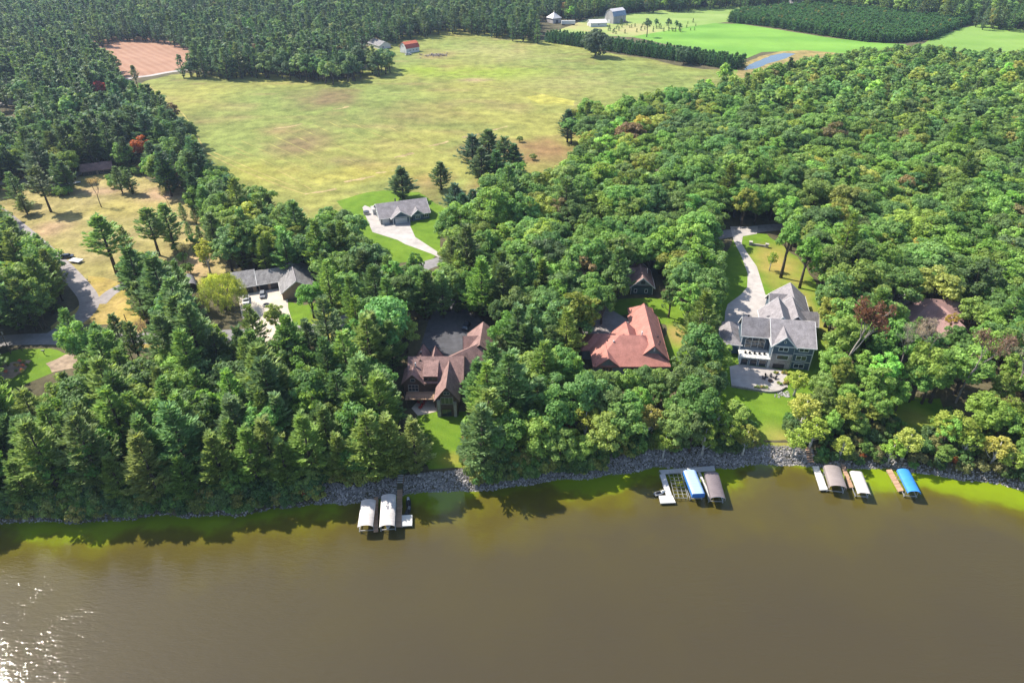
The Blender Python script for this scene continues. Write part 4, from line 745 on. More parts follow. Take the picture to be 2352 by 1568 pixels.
for u,v,h_ in ((1130,790,19),(1190,705,20),(1205,745,17),(1095,830,17),(1175,840,18),(1235,760,16)): hand('pine%d'%(u%5),u,v,h_,(.078,.128,.05),'pine_tree','dense pine between the timber house and the red-roofed house','pine','dense pines between the two houses',wide=1.15)
for u,v,h_ in ((1338,668,15),(1362,640,16),(1388,655,14)): hand('broad%d'%(u%7),u,v,h_,BROADS[u%6],'broadleaf_tree','leafy tree beside the drive of the red-roofed house','tree','leafy trees beside the red house drive')
for u,v,h_ in ((1225,690,15),(885,640,21),(850,720,20),(800,635,18)): hand('pine%d'%(u%5),u,v,h_,PINES[0],'pine_tree','dark pine above the timber house drive','pine','dark pines above the timber house')
# woods: jittered grid of candidate trees over the land
def woods(y0,y1,sp,seed):
    g=np.random.default_rng(seed); out=[]; y=y0; row=0
    while y<y1:
        hw=.75*(.834*y+63)+25; xs=np.arange(-hw,hw,sp)+(row%2)*sp/2
        out.append(np.stack([xs+g.normal(0,.27*sp,len(xs)),y+g.normal(0,.27*sp,len(xs))],1)); y+=sp*.87; row+=1
    return np.concatenate(out)
cand=np.concatenate([woods(104,300,6.0,1),woods(300,560,6.9,2),woods(560,1240,7.8,3)])
cx,cy=cand[:,0],cand[:,1]; s_=cy-shore(cx); z=hgt(cx,cy)
uB,vB=proj(cx,cy,z+8); uC0=uB
rip=(cx>-47)&(cx<76)
keep=(s_>np.where(rip,4.4,1.2))
PINEZ=np.full(len(cx),.05)          # share of pines by zone
def zone(poly,val):
    PINEZ[inpoly(uB,vB,poly)]=val
zone([(-400,-300),(2800,-300),(2800,30),(1240,60),(1240,90),(400,175),(300,260),(-400,300)],.66); zone([(-400,150),(400,150),(520,420),(300,480),(-400,480)],.55)
zone([(-400,430),(200,440),(520,400),(760,470),(700,560),(900,640),(930,760),(930,1250),(-400,1250)],.66); zone([(480,400),(780,470),(880,600),(860,660),(500,600)],.3)
zone([(930,560),(1260,640),(1260,1150),(930,1150)],.36); zone([(1700,-50),(2500,-50),(2500,110),(2200,60),(1760,20)],.5)
ispine=rng.random(len(cx))<PINEZ
H_=np.where(ispine,rng.normal(18.3,3.2,len(cx)),rng.normal(15.3,2.7,len(cx)))
near_shore=(s_<22)&(uC0>1780); H_=np.where(near_shore&~ispine,H_*.72,H_); H_=np.clip(H_,8,25)
rad=np.where(ispine,4.2,4.9)*H_/np.where(ispine,20,16)
for fz,fr in ((.3,0),(.99,0),(.72,.5),(.72,-.5),(.45,.95),(.45,-.95),(.25,.7),(.25,-.7),(.88,.3),(.88,-.3)):
    u,v=proj(cx+fr*rad,cy,z+H_*fz); keep&=clear_of_open(u,v,cy)
for p in FOOT: keep&=~inpoly(cx,cy,p)
hx=np.array([q[1] for q in HAND]); hy=np.array([q[2] for q in HAND])
for x,y in zip(hx,hy): keep&=((cx-x)**2+(cy-y)**2>3.6**2)
idx=np.nonzero(keep)[0]
dcam=np.sqrt(cx**2+cy**2+(CZ-z-10)**2); uC,vC=proj(cx,cy,z+H_*.7)
inview=(uC>-40)&(uC<2392)&(vC>-40)&(vC<1600)
order=idx[np.argsort(dcam[idx])]
nh={'p':sum(q[0].startswith(('pine','tallpine')) for q in HAND),'b':sum(q[0].startswith(('broad','maple','tallbroad','farbroad')) for q in HAND)}
cnt=dict(nh); single=[]; mass=[]
for i in order:
    k='p' if ispine[i] else 'b'
    if inview[i] and cnt[k]<300: cnt[k]+=1; single.append(i)
    else: mass.append(i)
def tint_for(i):
    u,v=uC[i],vC[i]
    if ispine[i]: return jit((DPINES if (v<440 and u<1000) or v<170 else PINES)[rng.integers(0,4)],.16)
    r=rng.random()
    if u>1300 and v<760: c=YELLOW[rng.integers(0,3)] if r<.09 else BROADS[rng.integers(0,6)]
    elif v<300: c=[(.06,.1,.04),(.085,.125,.045),(.05,.088,.04)][rng.integers(0,3)]
    elif u>1780 and v>820: c=(YELLOW[2] if r<.35 else BROADS[1])
    else: c=BROADS[rng.integers(0,6)] if r>.06 else YELLOW[2]
    if r>.994: c=(.12,.09,.045)
    return jit(c,.17)
def zone_label(u,v,p):
    n='pine' if p else 'leafy tree'
    if u<930 and v>835: return ('green %s in the dense wood on the left shore'%n,'wood on the left shore')
    if u<560 and v<=835: return ('%s in the wood around the left road'%n,'wood around the left road')
    if u<930: return ('%s in the wood around the tan house'%n,'wood around the tan house')
    if u<1320 and v>600: return ('%s in the wood between timber house and red-roofed house'%n,'wood between the two houses')
    if u<1700 and v>820: return ('%s in the grove below the red-roofed house'%n,'grove below the red-roofed house')
    if u<1720 and v>480: return ('%s in the wood behind the red-roofed house'%n,'wood behind the red-roofed house')
    if u>=1700 and v>840: return ('bright %s on the slope behind the right docks'%n,'slope behind the right docks')
    if u>=1720: return ('%s in the forest right of the big blue house'%n,'forest right of the big blue house')
    return ('%s in the forest edge below the meadow'%n,'forest below the meadow')
TP={}
def tree_obj(kind,x,y,h,tint,name,label,cat,group,wide=1.0,detail=True):
    (tm,cm),H=PR[kind]; s=h/H
    r=empty(name,(x,y,float(hgt(x,y))),float(rng.random()*6.28)); r.scale=(s*wide,s*wide,s); tag(r,label,cat,group)
    t=bpy.data.objects.new('trunk',tm); col.objects.link(t); t.parent=r
    c=bpy.data.objects.new('crown',cm); col.objects.link(c); c.parent=r; c['tint']=list(tint)
    return r
ORD='first second third fourth fifth sixth seventh eighth ninth tenth eleventh twelfth thirteenth fourteenth fifteenth'.split()
from collections import defaultdict
rows=defaultdict(list)
for j,q in enumerate(HAND):
    if q[8] and q[8]!='saplings in the far dry plot': rows[(q[8],q[6])].append(j)
for (g_,l_),js in rows.items():
    if 1<len(js)<=15:
        for n_,j in enumerate(sorted(js,key=lambda j:proj(HAND[j][1],HAND[j][2],14)[0])):
            q=list(HAND[j]); q[6]='%s from the left: %s'%(ORD[n_],l_); HAND[j]=tuple(q)
for q in HAND: tree_obj(*q[:9],wide=q[9])
for i in single:
    p=bool(ispine[i]); lab,grp=zone_label(uC[i],vC[i],p); tn=tint_for(i); lum=tn[1]/BR
    lab=('tall ' if H_[i]>(20 if p else 17) else 'low ' if H_[i]<(16.5 if p else 13.5) else '')+('yellow-green ' if tn[0]>.68*tn[1] else 'dark ' if lum<(.10 if p else .12) else 'bright ' if lum>(.13 if p else .18) else '')+lab.replace('bright ','').replace('green pine','pine').replace('green leafy','leafy')
    kind=('pine%d'%rng.integers(0,5)) if p else (('maple%d'%rng.integers(0,3)) if rng.random()<.25 else 'broad%d'%rng.integers(0,7))
    tree_obj(kind,cx[i],cy[i],H_[i],tn,'pine_tree' if p else 'broadleaf_tree',lab,'pine' if p else 'tree',grp+(' (pines)' if p else ' (leafy trees)'),wide=float(rng.uniform(.9,1.25)))

# far woods: one object per kind, trees placed as instances
PCOL={}
def proto_collection(name,kinds):
    c=bpy.data.collections.new(name)
    for j,k in enumerate(kinds):
        (tm,cm),H=PR[k]; bm=bmesh.new(); bm.from_mesh(cm); nf=len(bm.faces); bm.from_mesh(tm)
        bm.faces.ensure_lookup_table()
        for f in bm.faces[nf:]: f.material_index=1
        me=bpy.data.meshes.new(k+'_whole'); bm.to_mesh(me); bm.free(); me.materials.append(cm.materials[0]); me.materials.append(tm.materials[0])
        o=bpy.data.objects.new('%s_%02d'%(name,j),me); c.objects.link(o)
    return c
def scatter(name,pts,coll,label,cat):
    """pts: x,y,z,scale_xy,scale_z,index,tint"""
    n=len(pts); me=bpy.data.meshes.new(name); me.from_pydata([p[:3] for p in pts],[],[])
    def at(nm,ty,dat,key): a=me.attributes.new(nm,ty,'POINT'); a.data.foreach_set(key,np.asarray(dat).ravel())
    at('turn','FLOAT_VECTOR',[(0,0,rng.random()*6.28) for p in pts],'vector'); at('size','FLOAT_VECTOR',[(p[3],p[3],p[4]) for p in pts],'vector'); at('pick','INT',np.array([p[5] for p in pts],np.int32),'value'); at('tint','FLOAT_COLOR',[tuple(p[6])+(1,) for p in pts],'color')
    o=bpy.data.objects.new(name,me); col.objects.link(o); tag(o,label,cat,kind='stuff')
    g=bpy.data.node_groups.new(name,'GeometryNodeTree'); g.interface.new_socket('Geometry',in_out='INPUT',socket_type='NodeSocketGeometry'); g.interface.new_socket('Geometry',in_out='OUTPUT',socket_type='NodeSocketGeometry')
    gi=g.nodes.new('NodeGroupInput'); go=g.nodes.new('NodeGroupOutput'); ip=g.nodes.new('GeometryNodeInstanceOnPoints'); ci=g.nodes.new('GeometryNodeCollectionInfo')
    ci.inputs['Collection'].default_value=coll; ci.inputs['Separate Children'].default_value=True; ci.inputs['Reset Children'].default_value=True
    def na(nm,ty): q=g.nodes.new('GeometryNodeInputNamedAttribute'); q.data_type=ty; q.inputs['Name'].default_value=nm; return q.outputs['Attribute']
    L=g.links.new; L(gi.outputs[0],ip.inputs['Points']); L(ci.outputs[0],ip.inputs['Instance']); ip.inputs['Pick Instance'].default_value=True
    L(na('pick','INT'),ip.inputs['Instance Index']); L(na('turn','FLOAT_VECTOR'),ip.inputs['Rotation']); L(na('size','FLOAT_VECTOR'),ip.inputs['Scale']); L(ip.outputs[0],go.inputs[0])
    md=o.modifiers.new('trees','NODES'); md.node_group=g; return o
cp=proto_collection('wpine',['pine0','pine2','pine4','farpine0','farpine1','farpine2']); cb=proto_collection('wbroad',['broad0','broad2','broad3','broad5','maple1','farbroad0','farbroad1'])
pp_=[];pb_=[]
for i in mass:
    far=dcam[i]>430; w_=float(rng.uniform(.95,1.3))
    if ispine[i]: s=H_[i]/19.5; pp_.append((cx[i],cy[i],z[i],s*w_,s,int(rng.integers(3,6) if far else rng.integers(0,3)),tint_for(i)))
    else: s=H_[i]/16; pb_.append((cx[i],cy[i],z[i],s*w_*1.08,s,int(rng.integers(5,7) if far else rng.integers(0,5)),tint_for(i)))
scatter('pine_wood',pp_,cp,'dark pine woods filling the far left and the top of the picture','wood'); scatter('broadleaf_wood',pb_,cb,'bright green broadleaf forest covering the upper right','forest')
print('trees',len(HAND),len(single),len(mass),cnt)
# conifer hedges and plantation
cs=proto_collection('wspruce',['spruce0','farspruce0'])
a_=A3(PG(1248,97)); b_=A3(PG(1688,162)); d_=(b_-a_); L_=np.hypot(*d_); d_/=L_; n_=A3((-d_[1],d_[0])); n_=n_ if n_[1]>0 else -n_
hedge=[]
for r_ in range(6):
    wmax=1.0
    for t in np.arange(1.5,L_,3.6): hedge.append((r_,a_+d_*(t+rng.normal(0,.4))+n_*(2+r_*3.4+rng.normal(0,.4))))
hedge.sort(key=lambda q:q[0])
rest=[]
for j,(r_,p) in enumerate(hedge):
    u,v=proj(p[0],p[1],14)
    if abs(u-1371)<18 and r_<3: continue
    hh_=float(rng.uniform(7,9.5)); tt=jit((.034,.078,.034),.1)
    if j<290: tree_obj('spruce%d'%(j%2),p[0],p[1],hh_,tt,'young_spruce','young spruce in the dense hedge between meadow and far crop field','spruce','spruces in the hedge beyond the meadow',wide=1.1)
    else: rest.append((p[0],p[1],7,hh_/8*1.1,hh_/8,1,tt))
PLANT=PGs([(1668,52),(1690,36),(1770,26),(1900,20),(2060,34),(2230,56),(2200,66),(2140,92),(2050,100),(1980,96),(1900,84),(1760,61)]); HEDG=PGs([(1300,44),(1430,30),(1560,19),(1700,7),(1700,-1),(1500,8),(1330,24),(1290,36)])
for poly,hm in ((PLANT,7.5),(HEDG,8.5)):
    xs=[p[0] for p in poly]; ys=[p[1] for p in poly]
    for y in np.arange(min(ys),max(ys),4.0):
        X_=np.arange(min(xs),max(xs),3.5)+rng.normal(0,.4,len(np.arange(min(xs),max(xs),3.5))); Y_=np.full(len(X_),y)+rng.normal(0,.4,len(X_)); ok=inpoly(X_,Y_,poly)
        for x,yy in zip(X_[ok],Y_[ok]): hh_=float(rng.normal(hm,.8)); rest.append((x,yy,7,hh_/8*1.2,hh_/8,1,jit((.042,.092,.038) if rng.random()>.03 else (.12,.12,.05),.12)))
scatter('conifer_plantation',rest,cs,'rows of young conifers planted in blocks beyond the far fields','plantation')
# undergrowth along the natural bank and under the shore trees
cu=proto_collection('wshrub',['shrub0','shrub1','shrub2']); und=[]
for k in range(1500):
    x=rng.uniform(-125,128); s=rng.uniform(.6,16) if not(-47<x<76) else rng.uniform(5.2,14); y=float(shore(x))+s
    u,v=proj(x,y,float(hgt(x,y))+1.2)
    if not clear_of_open(np.array([u]),np.array([v]))[0] or rng.random()<.25: continue
    h_=rng.uniform(.5,1.15); t_=jit([(.06,.1,.03),(.08,.13,.03),(.10,.10,.04),(.045,.08,.03)][rng.integers(0,4)],.15)
    if rng.random()<.03: t_=(.28,.09,.03)
    und.append((x,y,float(hgt(x,y)),h_,h_,int(rng.integers(0,3)),t_))
for k in range(780):
    x=rng.uniform(-122,-46) if k>=420 else rng.uniform(-10,23) if k<300 else rng.choice([rng.uniform(48,66),rng.uniform(-46,-26),rng.uniform(24,46)]); s=rng.uniform(.5,5) if k>=420 else rng.uniform(1.0,5.5) if k<300 else rng.uniform(3.2,5.5); y=float(shore(x))+s; h_=rng.uniform(.7,1.5)
    u,v=proj(x,y,float(hgt(x,y))+1.2)
    if clear_of_open(np.array([u]),np.array([v]))[0]: und.append((x,y,float(hgt(x,y)),h_,h_*1.1,int(rng.integers(0,3)),jit([(.06,.1,.03),(.08,.12,.03),(.12,.13,.035),(.05,.085,.03)][rng.integers(0,4)],.15)))
for i in single:
    if rng.random()<.55:
        x=cx[i]+rng.normal(0,3); y=cy[i]+rng.normal(0,3)
        u,v=proj(x,y,float(hgt(x,y))+1.0)
        if y-float(shore(x))>6.5 and clear_of_open(np.array([u]),np.array([v]))[0] and not any(inpoly(x,y,p) for p in FOOT[3:9]): und.append((x,y,float(hgt(x,y)),.9,.9,int(rng.integers(0,3)),jit((.05,.09,.028),.2)))
for u,v in [(u,v) for u in range(120,165,9) for v in (444,450)]+[(255+7*k,418+4*(k%3)) for k in range(6)]+[(285+9*k,398+5*(k%2)) for k in range(5)]+[(400+12*k,560+22*(k%4)) for k in range(7)]+[(1035+9*k,470+8*(k%4)) for k in range(8)]:
    x,y=PG(u+rng.normal(0,3),v+rng.normal(0,2)); und.append((x,y,7.0,1.15,1.25,int(rng.integers(0,3)),jit((.075,.13,.035),.15)))
und=[q for q in und if not((62<q[0]<72 and q[1]<165) or (-21.5<q[0]<-12 and q[1]<146))]
scatter('undergrowth',und,cu,'low green bushes on the bank and under the trees','undergrowth')

# ------------------------------------------------------------------ riprap bank
def rocks(name,items,label,cat='riprap',m='rock'):
    """items: x,y,z,r -> angular stones joined into one heap"""
    ico=bmesh.new(); bmesh.ops.create_icosphere(ico,subdivisions=1,radius=1); bv=np.array([v.co[:] for v in ico.verts]); bf=np.array([[v.index for v in f.verts] for f in ico.faces]); ico.free()
    n=len(items); it=np.array(items); k=len(bv); V=np.empty((n,k,3))
    for i in range(n):
        j=bv*(1+rng.normal(0,.2,(k,1)))*rng.uniform(.65,1.25,3); a=rng.random()*6.28; c,s=math.cos(a),math.sin(a)
        j=j@np.array([[c,-s,0],[s,c,0],[0,0,1]]); V[i]=j*it[i,3]+it[i,:3]
    F=(bf[None]+(np.arange(n)*k)[:,None,None]).reshape(-1,3); me=bpy.data.meshes.new(name); me.from_pydata(V.reshape(-1,3).tolist(),[],F.tolist()); me.materials.append(MATS[m])
    a=me.attributes.new('stonevar','FLOAT','POINT'); a.data.foreach_set('value',np.repeat(rng.random(n),k).astype(np.float32))
    o=bpy.data.objects.new(name,me); col.objects.link(o); tag(o,label,cat,kind='stuff'); return o
m,t,p=base_mat('riprap_rock'); at=N(t,'ShaderNodeAttribute',attribute_name='stonevar'); cr=N(t,'ShaderNodeValToRGB'); e=cr.color_ramp.elements; e[0].color=(.12,.115,.11,1); e[1].color=(.40,.37,.35,1); q=e.new(.6); q.color=(.21,.195,.19,1); t.links.new(at.outputs['Fac'],cr.inputs[0]); t.links.new(cr.outputs[0],p.inputs['Base Color']); p.inputs['Roughness'].default_value=.9; MATS['riprap_rock']=m
it=[]
for k in range(15000):
    x=rng.uniform(-47,77)
    if abs(x-PG(919,1112)[0])<.85: continue
    top_=3.4+1.4*float(vnoise(x,3.0,7,2)); s=rng.uniform(-.5,top_); y=float(shore(x))+s; it.append((x,y,float(hgt(x,y))+.03,float(np.clip(rng.lognormal(-1.85,.38),.08,.42))))
rocks('riprap_stones',it,'grey stone riprap covering the bank of the lake',m='riprap_rock')
it=[]
for k in range(1100):
    x=rng.uniform(77,126); s=abs(rng.normal(0,1.3))-.3; y=float(shore(x))+s; it.append((x,y,float(hgt(x,y))+.02,rng.uniform(.14,.32)))
for k in range(700):
    x=rng.uniform(-123,-47); s=abs(rng.normal(0,.9))-.3; y=float(shore(x))+s; it.append((x,y,float(hgt(x,y))+.02,rng.uniform(.1,.3)))
rocks('shore_stones',it,'scattered stones at the water line of the left and right banks','stones',m='riprap_rock')

# ------------------------------------------------------------------ docks, boat lifts, canopies
def mid(a,b): return ((a[0]+b[0])/2,(a[1]+b[1])/2)
def frame_of(far,near,z):
    """centre, heading and size from the far pair and near pair of roof corners (photo measure) at height z"""
    f=[PV(*q,z) for q in far]; n=[PV(*q,z) for q in near]; a=A3(mid(*f)); b=A3(mid(*n)); d=b-a; L=np.hypot(*d); wd=(np.hypot(*(A3(f[1])-A3(f[0])))+np.hypot(*(A3(n[1])-A3(n[0]))))/2
    return tuple((a+b)/2),math.atan2(d[1],d[0]),L,wd
def canopy(name,label,far,near,z,m,rise=.55,skirt=.45,ribs=9,skirt_m=None,flat=False,group='boat lift canopies'):
    (x,y),a,L,Wd=frame_of(far,near,z+rise*.5)
    r=empty(name,(x,y,0),a); tag(r,label,'boat lift',group)
    sec=[(-Wd/2,z-skirt)]; ns=10
    for i in range(ns+1):
        t=-1+2*i/ns; sec.append((t*Wd/2, z+rise*((1-abs(t)**6) if flat else (1-t*t)**.75)))
    sec.append((Wd/2,z-skirt)); rows=ribs*2+1; b=MB(); k=len(sec)
    for j in range(rows):
        xx=-L/2+L*j/(rows-1); sag=.05 if j%2 else 0
        for yy,zz in sec: b.v.append((xx,yy,zz-(sag if abs(yy)<Wd*.42 else 0)))
    for j in range(rows-1):
        for i in range(k-1):
            if skirt_m and (i==0 or i==k-2): continue
            b.f.append((j*k+i,(j+1)*k+i,(j+1)*k+i+1,j*k+i+1))
    b.build('canopy',m,r,smooth=False)
    if skirt_m:
        b=MB()
        for sg in (-1,1): b.box(0,sg*(Wd/2+.02),z-skirt,L,.04,skirt*2.2)
        b.box(L/2+.02,0,z-.25,.04,Wd,rise+1.0); b.build('skirt',skirt_m,r)
    for j in range(0,rows,4):
        xx=-L/2+L*j/(rows-1); bb=MB(); bb.tube([(xx,yy,zz-.06) for yy,zz in sec],[.04]*k,4,False); bb.build('rib','aluminium',r)
    for sx in (-.36,.36):
        for sy in (-.5,.5): MB().box(sx*L,sy*Wd*.96,(z-skirt-1.2)/2+.05,.12,.12,z-skirt+1.2).build('post','aluminium',r)
    b=MB()
    for sy in (-.48,.48): b.bar((-L*.4,sy*Wd,.55),(L*.4,sy*Wd,.55),.14,.2)
    for sx in (-.36,.36): b.bar((sx*L,-Wd*.48,.5),(sx*L,Wd*.48,.5),.14,.2)
    b.build('cradle','aluminium',r); return r,L,Wd
def boat(name,label,x,y,a,L,Wd,m,z=.75):
    r=empty(name,(x,y,z),a); tag(r,label,'boat'); b=MB(); n=9
    for i in range(n):
        t=i/(n-1); w_=Wd/2*(1-max(0,(t-.55)/.45)**2.2) if t<1 else .03; sh=.12*t*t
        xx=-L/2+L*t; b.v+=[(xx,-w_,.55+sh),(xx,-w_*.8,.1+sh),(xx,0,-.15+sh*1.6),(xx,w_*.8,.1+sh),(xx,w_,.55+sh)]
    for i in range(n-1):
        for j in range(4): b.f.append((i*5+j,i*5+j+1,(i+1)*5+j+1,(i+1)*5+j))
    b.f.append((0,1,2,3,4)); b.f+= [(i*5,(i+1)*5,(i+1)*5+4,i*5+4) for i in range(n-1)]; b.build('hull',m,r)
    MB().box(-L*.1,0,.75,L*.45,Wd*.6,.35,0,.8).build('cockpit','black_plastic',r); MB().box(-L/2-.25,0,.5,.45,.4,.9).build('motor','black_plastic',r)
    MB().add([(L*.12,-Wd*.35,.6),(L*.12,Wd*.35,.6),(L*.02,Wd*.3,1.05),(L*.02,-Wd*.3,1.05)],[(0,1,2,3)]).build('windscreen','window_glass',r); return r
def pier(name,label,quad,m,z=.75,legs=True,plank=False,cat='dock'):
    w_=[PV(*q,z) for q in quad]; cxy=(sum(p[0] for p in w_)/4,sum(p[1] for p in w_)/4); r=empty(name,(cxy[0],cxy[1],0)); tag(r,label,cat)
    loc=[(p[0]-cxy[0],p[1]-cxy[1]) for p in w_]; A,B,C,D=[A3(p) for p in loc]   # A far-left, B far-right, C near-right, D near-left
    ar=sum(loc[i][0]*loc[(i+1)%4][1]-loc[(i+1)%4][0]*loc[i][1] for i in range(4)); lp=loc if ar>0 else loc[::-1]
    MB().prism(lp,z-.3,z-.1).build('frame','dock_wood' if m=='dock_wood' else 'aluminium',r)
    Ln=(np.hypot(*(D-A))+np.hypot(*(C-B)))/2; n=max(2,int(Ln/1.2))
    for i in range(n):
        t0=(i+.02)/n; t1=(i+.98)/n; q=[tuple(A+(D-A)*t0),tuple(B+(C-B)*t0),tuple(B+(C-B)*t1),tuple(A+(D-A)*t1)]; ar=sum(q[k][0]*q[(k+1)%4][1]-q[(k+1)%4][0]*q[k][1] for k in range(4))
        MB().prism(q if ar>0 else q[::-1],z-.09,z+float(rng.uniform(-.006,.006))).build('deck_section',m,r)
    if legs:
        for k in range(3):
            for s0,s1 in ((A,D),(B,C)):
                p=s0+(s1-s0)*(.08+.42*k); MB().tube([(p[0],p[1],-1.5),(p[0],p[1],z+.05)],[.05,.05],6).build('leg','aluminium',r)
    return r
def jetski(name,label,x,y,a,m,m2,group=None):
    r=empty(name,(x,y,.3),a); tag(r,label,'jet ski',group); b=MB(); n=8
    for i in range(n):
        t=i/(n-1); w_=.55*(1-max(0,(t-.5)/.5)**2)+.03; xx=-1.5+3*t; u=.15*t*t; b.v+=[(xx,-w_,.35+u),(xx,-w_*.75,0+u),(xx,w_*.75,u),(xx,w_,.35+u)]
    for i in range(n-1): b.f+=[(i*4+j,i*4+j+1,(i+1)*4+j+1,(i+1)*4+j) for j in range(3)]+[(i*4,(i+1)*4,(i+1)*4+3,i*4+3)]
    b.f.append((0,1,2,3)); b.build('hull',m,r); MB().box(-.5,0,.62,1.5,.4,.4,0,.7).build('seat','black_plastic',r); MB().box(.65,0,.65,.9,.6,.45,0,.5).build('console',m2,r)
    MB().bar((.35,-.4,1.0),(.35,.4,1.0),.06).build('handlebar','dark_metal',r); return r
# left dock group
canopy('boat_lift','boat lift with plain white arched canopy, leftmost of all',[(829.6,1148),(862.6,1147)],[(820.6,1208),(856,1207)],2.9,'vinyl_white')
r,L,Wd=canopy('boat_lift','boat lift with ribbed white canopy between the two wooden piers',[(876,1136),(909,1135)],[(870.6,1207),(906,1207)],2.9,'vinyl_white',ribs=13)
x,y=r.location[0],r.location[1]; boat('boat','dark boat on the lift under the ribbed white canopy',x,y,r.rotation_euler[2],L*.86,Wd*.6,'white_plastic')
pier('short_pier','narrow brown wooden pier between the two white canopies',[(859,1142),(868.5,1140),(868,1219),(858,1220)],'dock_wood')
pier('long_pier','long brown wooden pier below the bank stairs',[(912.6,1114),(924.5,1114),(922.5,1208),(909,1208)],'dock_wood')
pier('square_platform','square cream platform at the end of the long wooden pier',[(922.8,1182.5),(947,1181),(946.5,1206),(923,1207.5)],'dock_white',z=.78)
c_=PV(933,1160,.3); jetski('jet_ski','black jet ski nearest the bank beside the long pier',c_[0]+.4,c_[1]+1,R(100),'black_plastic','white_plastic'); c_=PV(938,1174,.3); jetski('jet_ski','black jet ski next to the square cream platform',c_[0],c_[1],R(80),'black_plastic','car_grey')
r=empty('bank_stairs',(*PG(919,1112),0)); tag(r,'wooden stairs climbing the riprap bank above the long pier','stairs'); ox,oy=r.location[0],r.location[1]
for k in range(13):
    yy=oy+.2+k*.5; MB().box(0,yy-oy,float(hgt(ox,yy))+.42,1.4,.36,.08).build('step','dock_grey',r)
for sx in (-.72,.72): MB().bar((sx,0,float(hgt(ox,oy))+.2),(sx,3.3,float(hgt(ox,oy+3.3))+.2),.08,.22).bar((sx,3.3,float(hgt(ox,oy+3.3))+.2),(sx,6.6,float(hgt(ox,oy+6.6))+.2),.08,.22).build('stringer','dock_wood',r)
# middle-right dock group
pier('shore_walkway','pale grey walkway running along the riprap behind the blue canopy',[(1514,1079),(1640,1069),(1643,1079.5),(1519.5,1088)],'dock_grey'); pier('pale_pier','long pale pier left of the empty lift',[(1515,1088.5),(1527.5,1087.5),(1543,1136),(1530,1137)],'dock_grey'); pier('pale_platform','wide pale platform at the lake end of the pale pier',[(1513,1137.5),(1544.5,1136.5),(1552,1153.5),(1517,1155)],'dock_white',z=.76)
c_=PV(1521,1131,.6); jetski('jet_ski','grey jet ski at the corner of the wide pale platform',c_[0]-.5,c_[1],R(20),'car_grey','white_plastic')
(x,y),a,L,Wd=frame_of([(1535,1087),(1566,1086)],[(1551,1143),(1578,1141)],.9); r=empty('empty_lift',(x,y,0),a); tag(r,'empty aluminium boat lift frame between pale pier and blue canopy','boat lift')
for sy in (-.5,-.17,.17,.5): MB().bar((-L/2,sy*Wd,.9),(L/2,sy*Wd,.9),.09,.12).build('rail','aluminium',r)
for k in range(8): MB().bar((-L/2+L*k/7,-Wd/2,.78),(-L/2+L*k/7,Wd/2,.78),.08,.1).build('crossbar','aluminium',r)
for sx in (-.48,.48):
    for sy in (-.5,.5): MB().bar((sx*L,sy*Wd,-1.5),(sx*L,sy*Wd,1.9),.11).build('post','aluminium',r)
canopy('boat_lift','boat lift with pale flat top and royal blue sides',[(1570,1080),(1597,1079)],[(1591,1136),(1619,1133)],2.9,'vinyl_pale',rise=.35,skirt_m='vinyl_blue',flat=True)
canopy('boat_lift','boat lift with ribbed dark taupe canopy right of the blue-sided one',[(1619,1083),(1650,1085)],[(1633,1143),(1667,1141)],2.7,'vinyl_taupe',skirt=.8,ribs=12)
pier('lift_pier','thin grey pier between the blue-sided and the taupe canopies',[(1603,1083),(1608,1083),(1634,1140),(1628,1141)],'dock_grey')
# right dock group
pier('white_pier','white pier left of the brown canopy',[(1866,1069.6),(1880,1069.5),(1901.6,1124),(1883.5,1124.8)],'dock_white')
canopy('boat_lift','boat lift with smooth brown canopy beside the white pier',[(1894.6,1069),(1929,1069.6)],[(1907,1116),(1946.4,1117.5)],2.8,'vinyl_brown',skirt=.9)
pier('wood_pier','brown wooden pier between the brown and the small white canopies',[(1930,1062),(1938,1062),(1961,1118.5),(1950,1119)],'dock_wood')
canopy('boat_lift','small boat lift with plain white cover right of the brown canopy',[(1954,1083),(1979.4,1082)],[(1971.6,1133),(2001.4,1133)],2.3,'vinyl_white',rise=.4,skirt=.3,flat=True)
pier('wood_pier','lone wooden pier left of the sky-blue canopy',[(2036,1078),(2048,1077),(2076,1126),(2064,1128)],'dock_wood')
canopy('boat_lift','boat lift with sky-blue canopy, rightmost of all',[(2062.7,1078),(2087.9,1076.7)],[(2087.9,1130),(2116,1128.5)],2.7,'vinyl_sky',skirt=.5,ribs=5)
r=empty('bank_steps',(*PG(1861,1062),0)); tag(r,'small dark steps down the bank above the white pier','stairs'); ox,oy=r.location[0],r.location[1]
for k in range(7): MB().box(0,k*.5,float(hgt(ox,oy+k*.5))+.35,1.6,.4,.1).build('step','dock_wood',r)

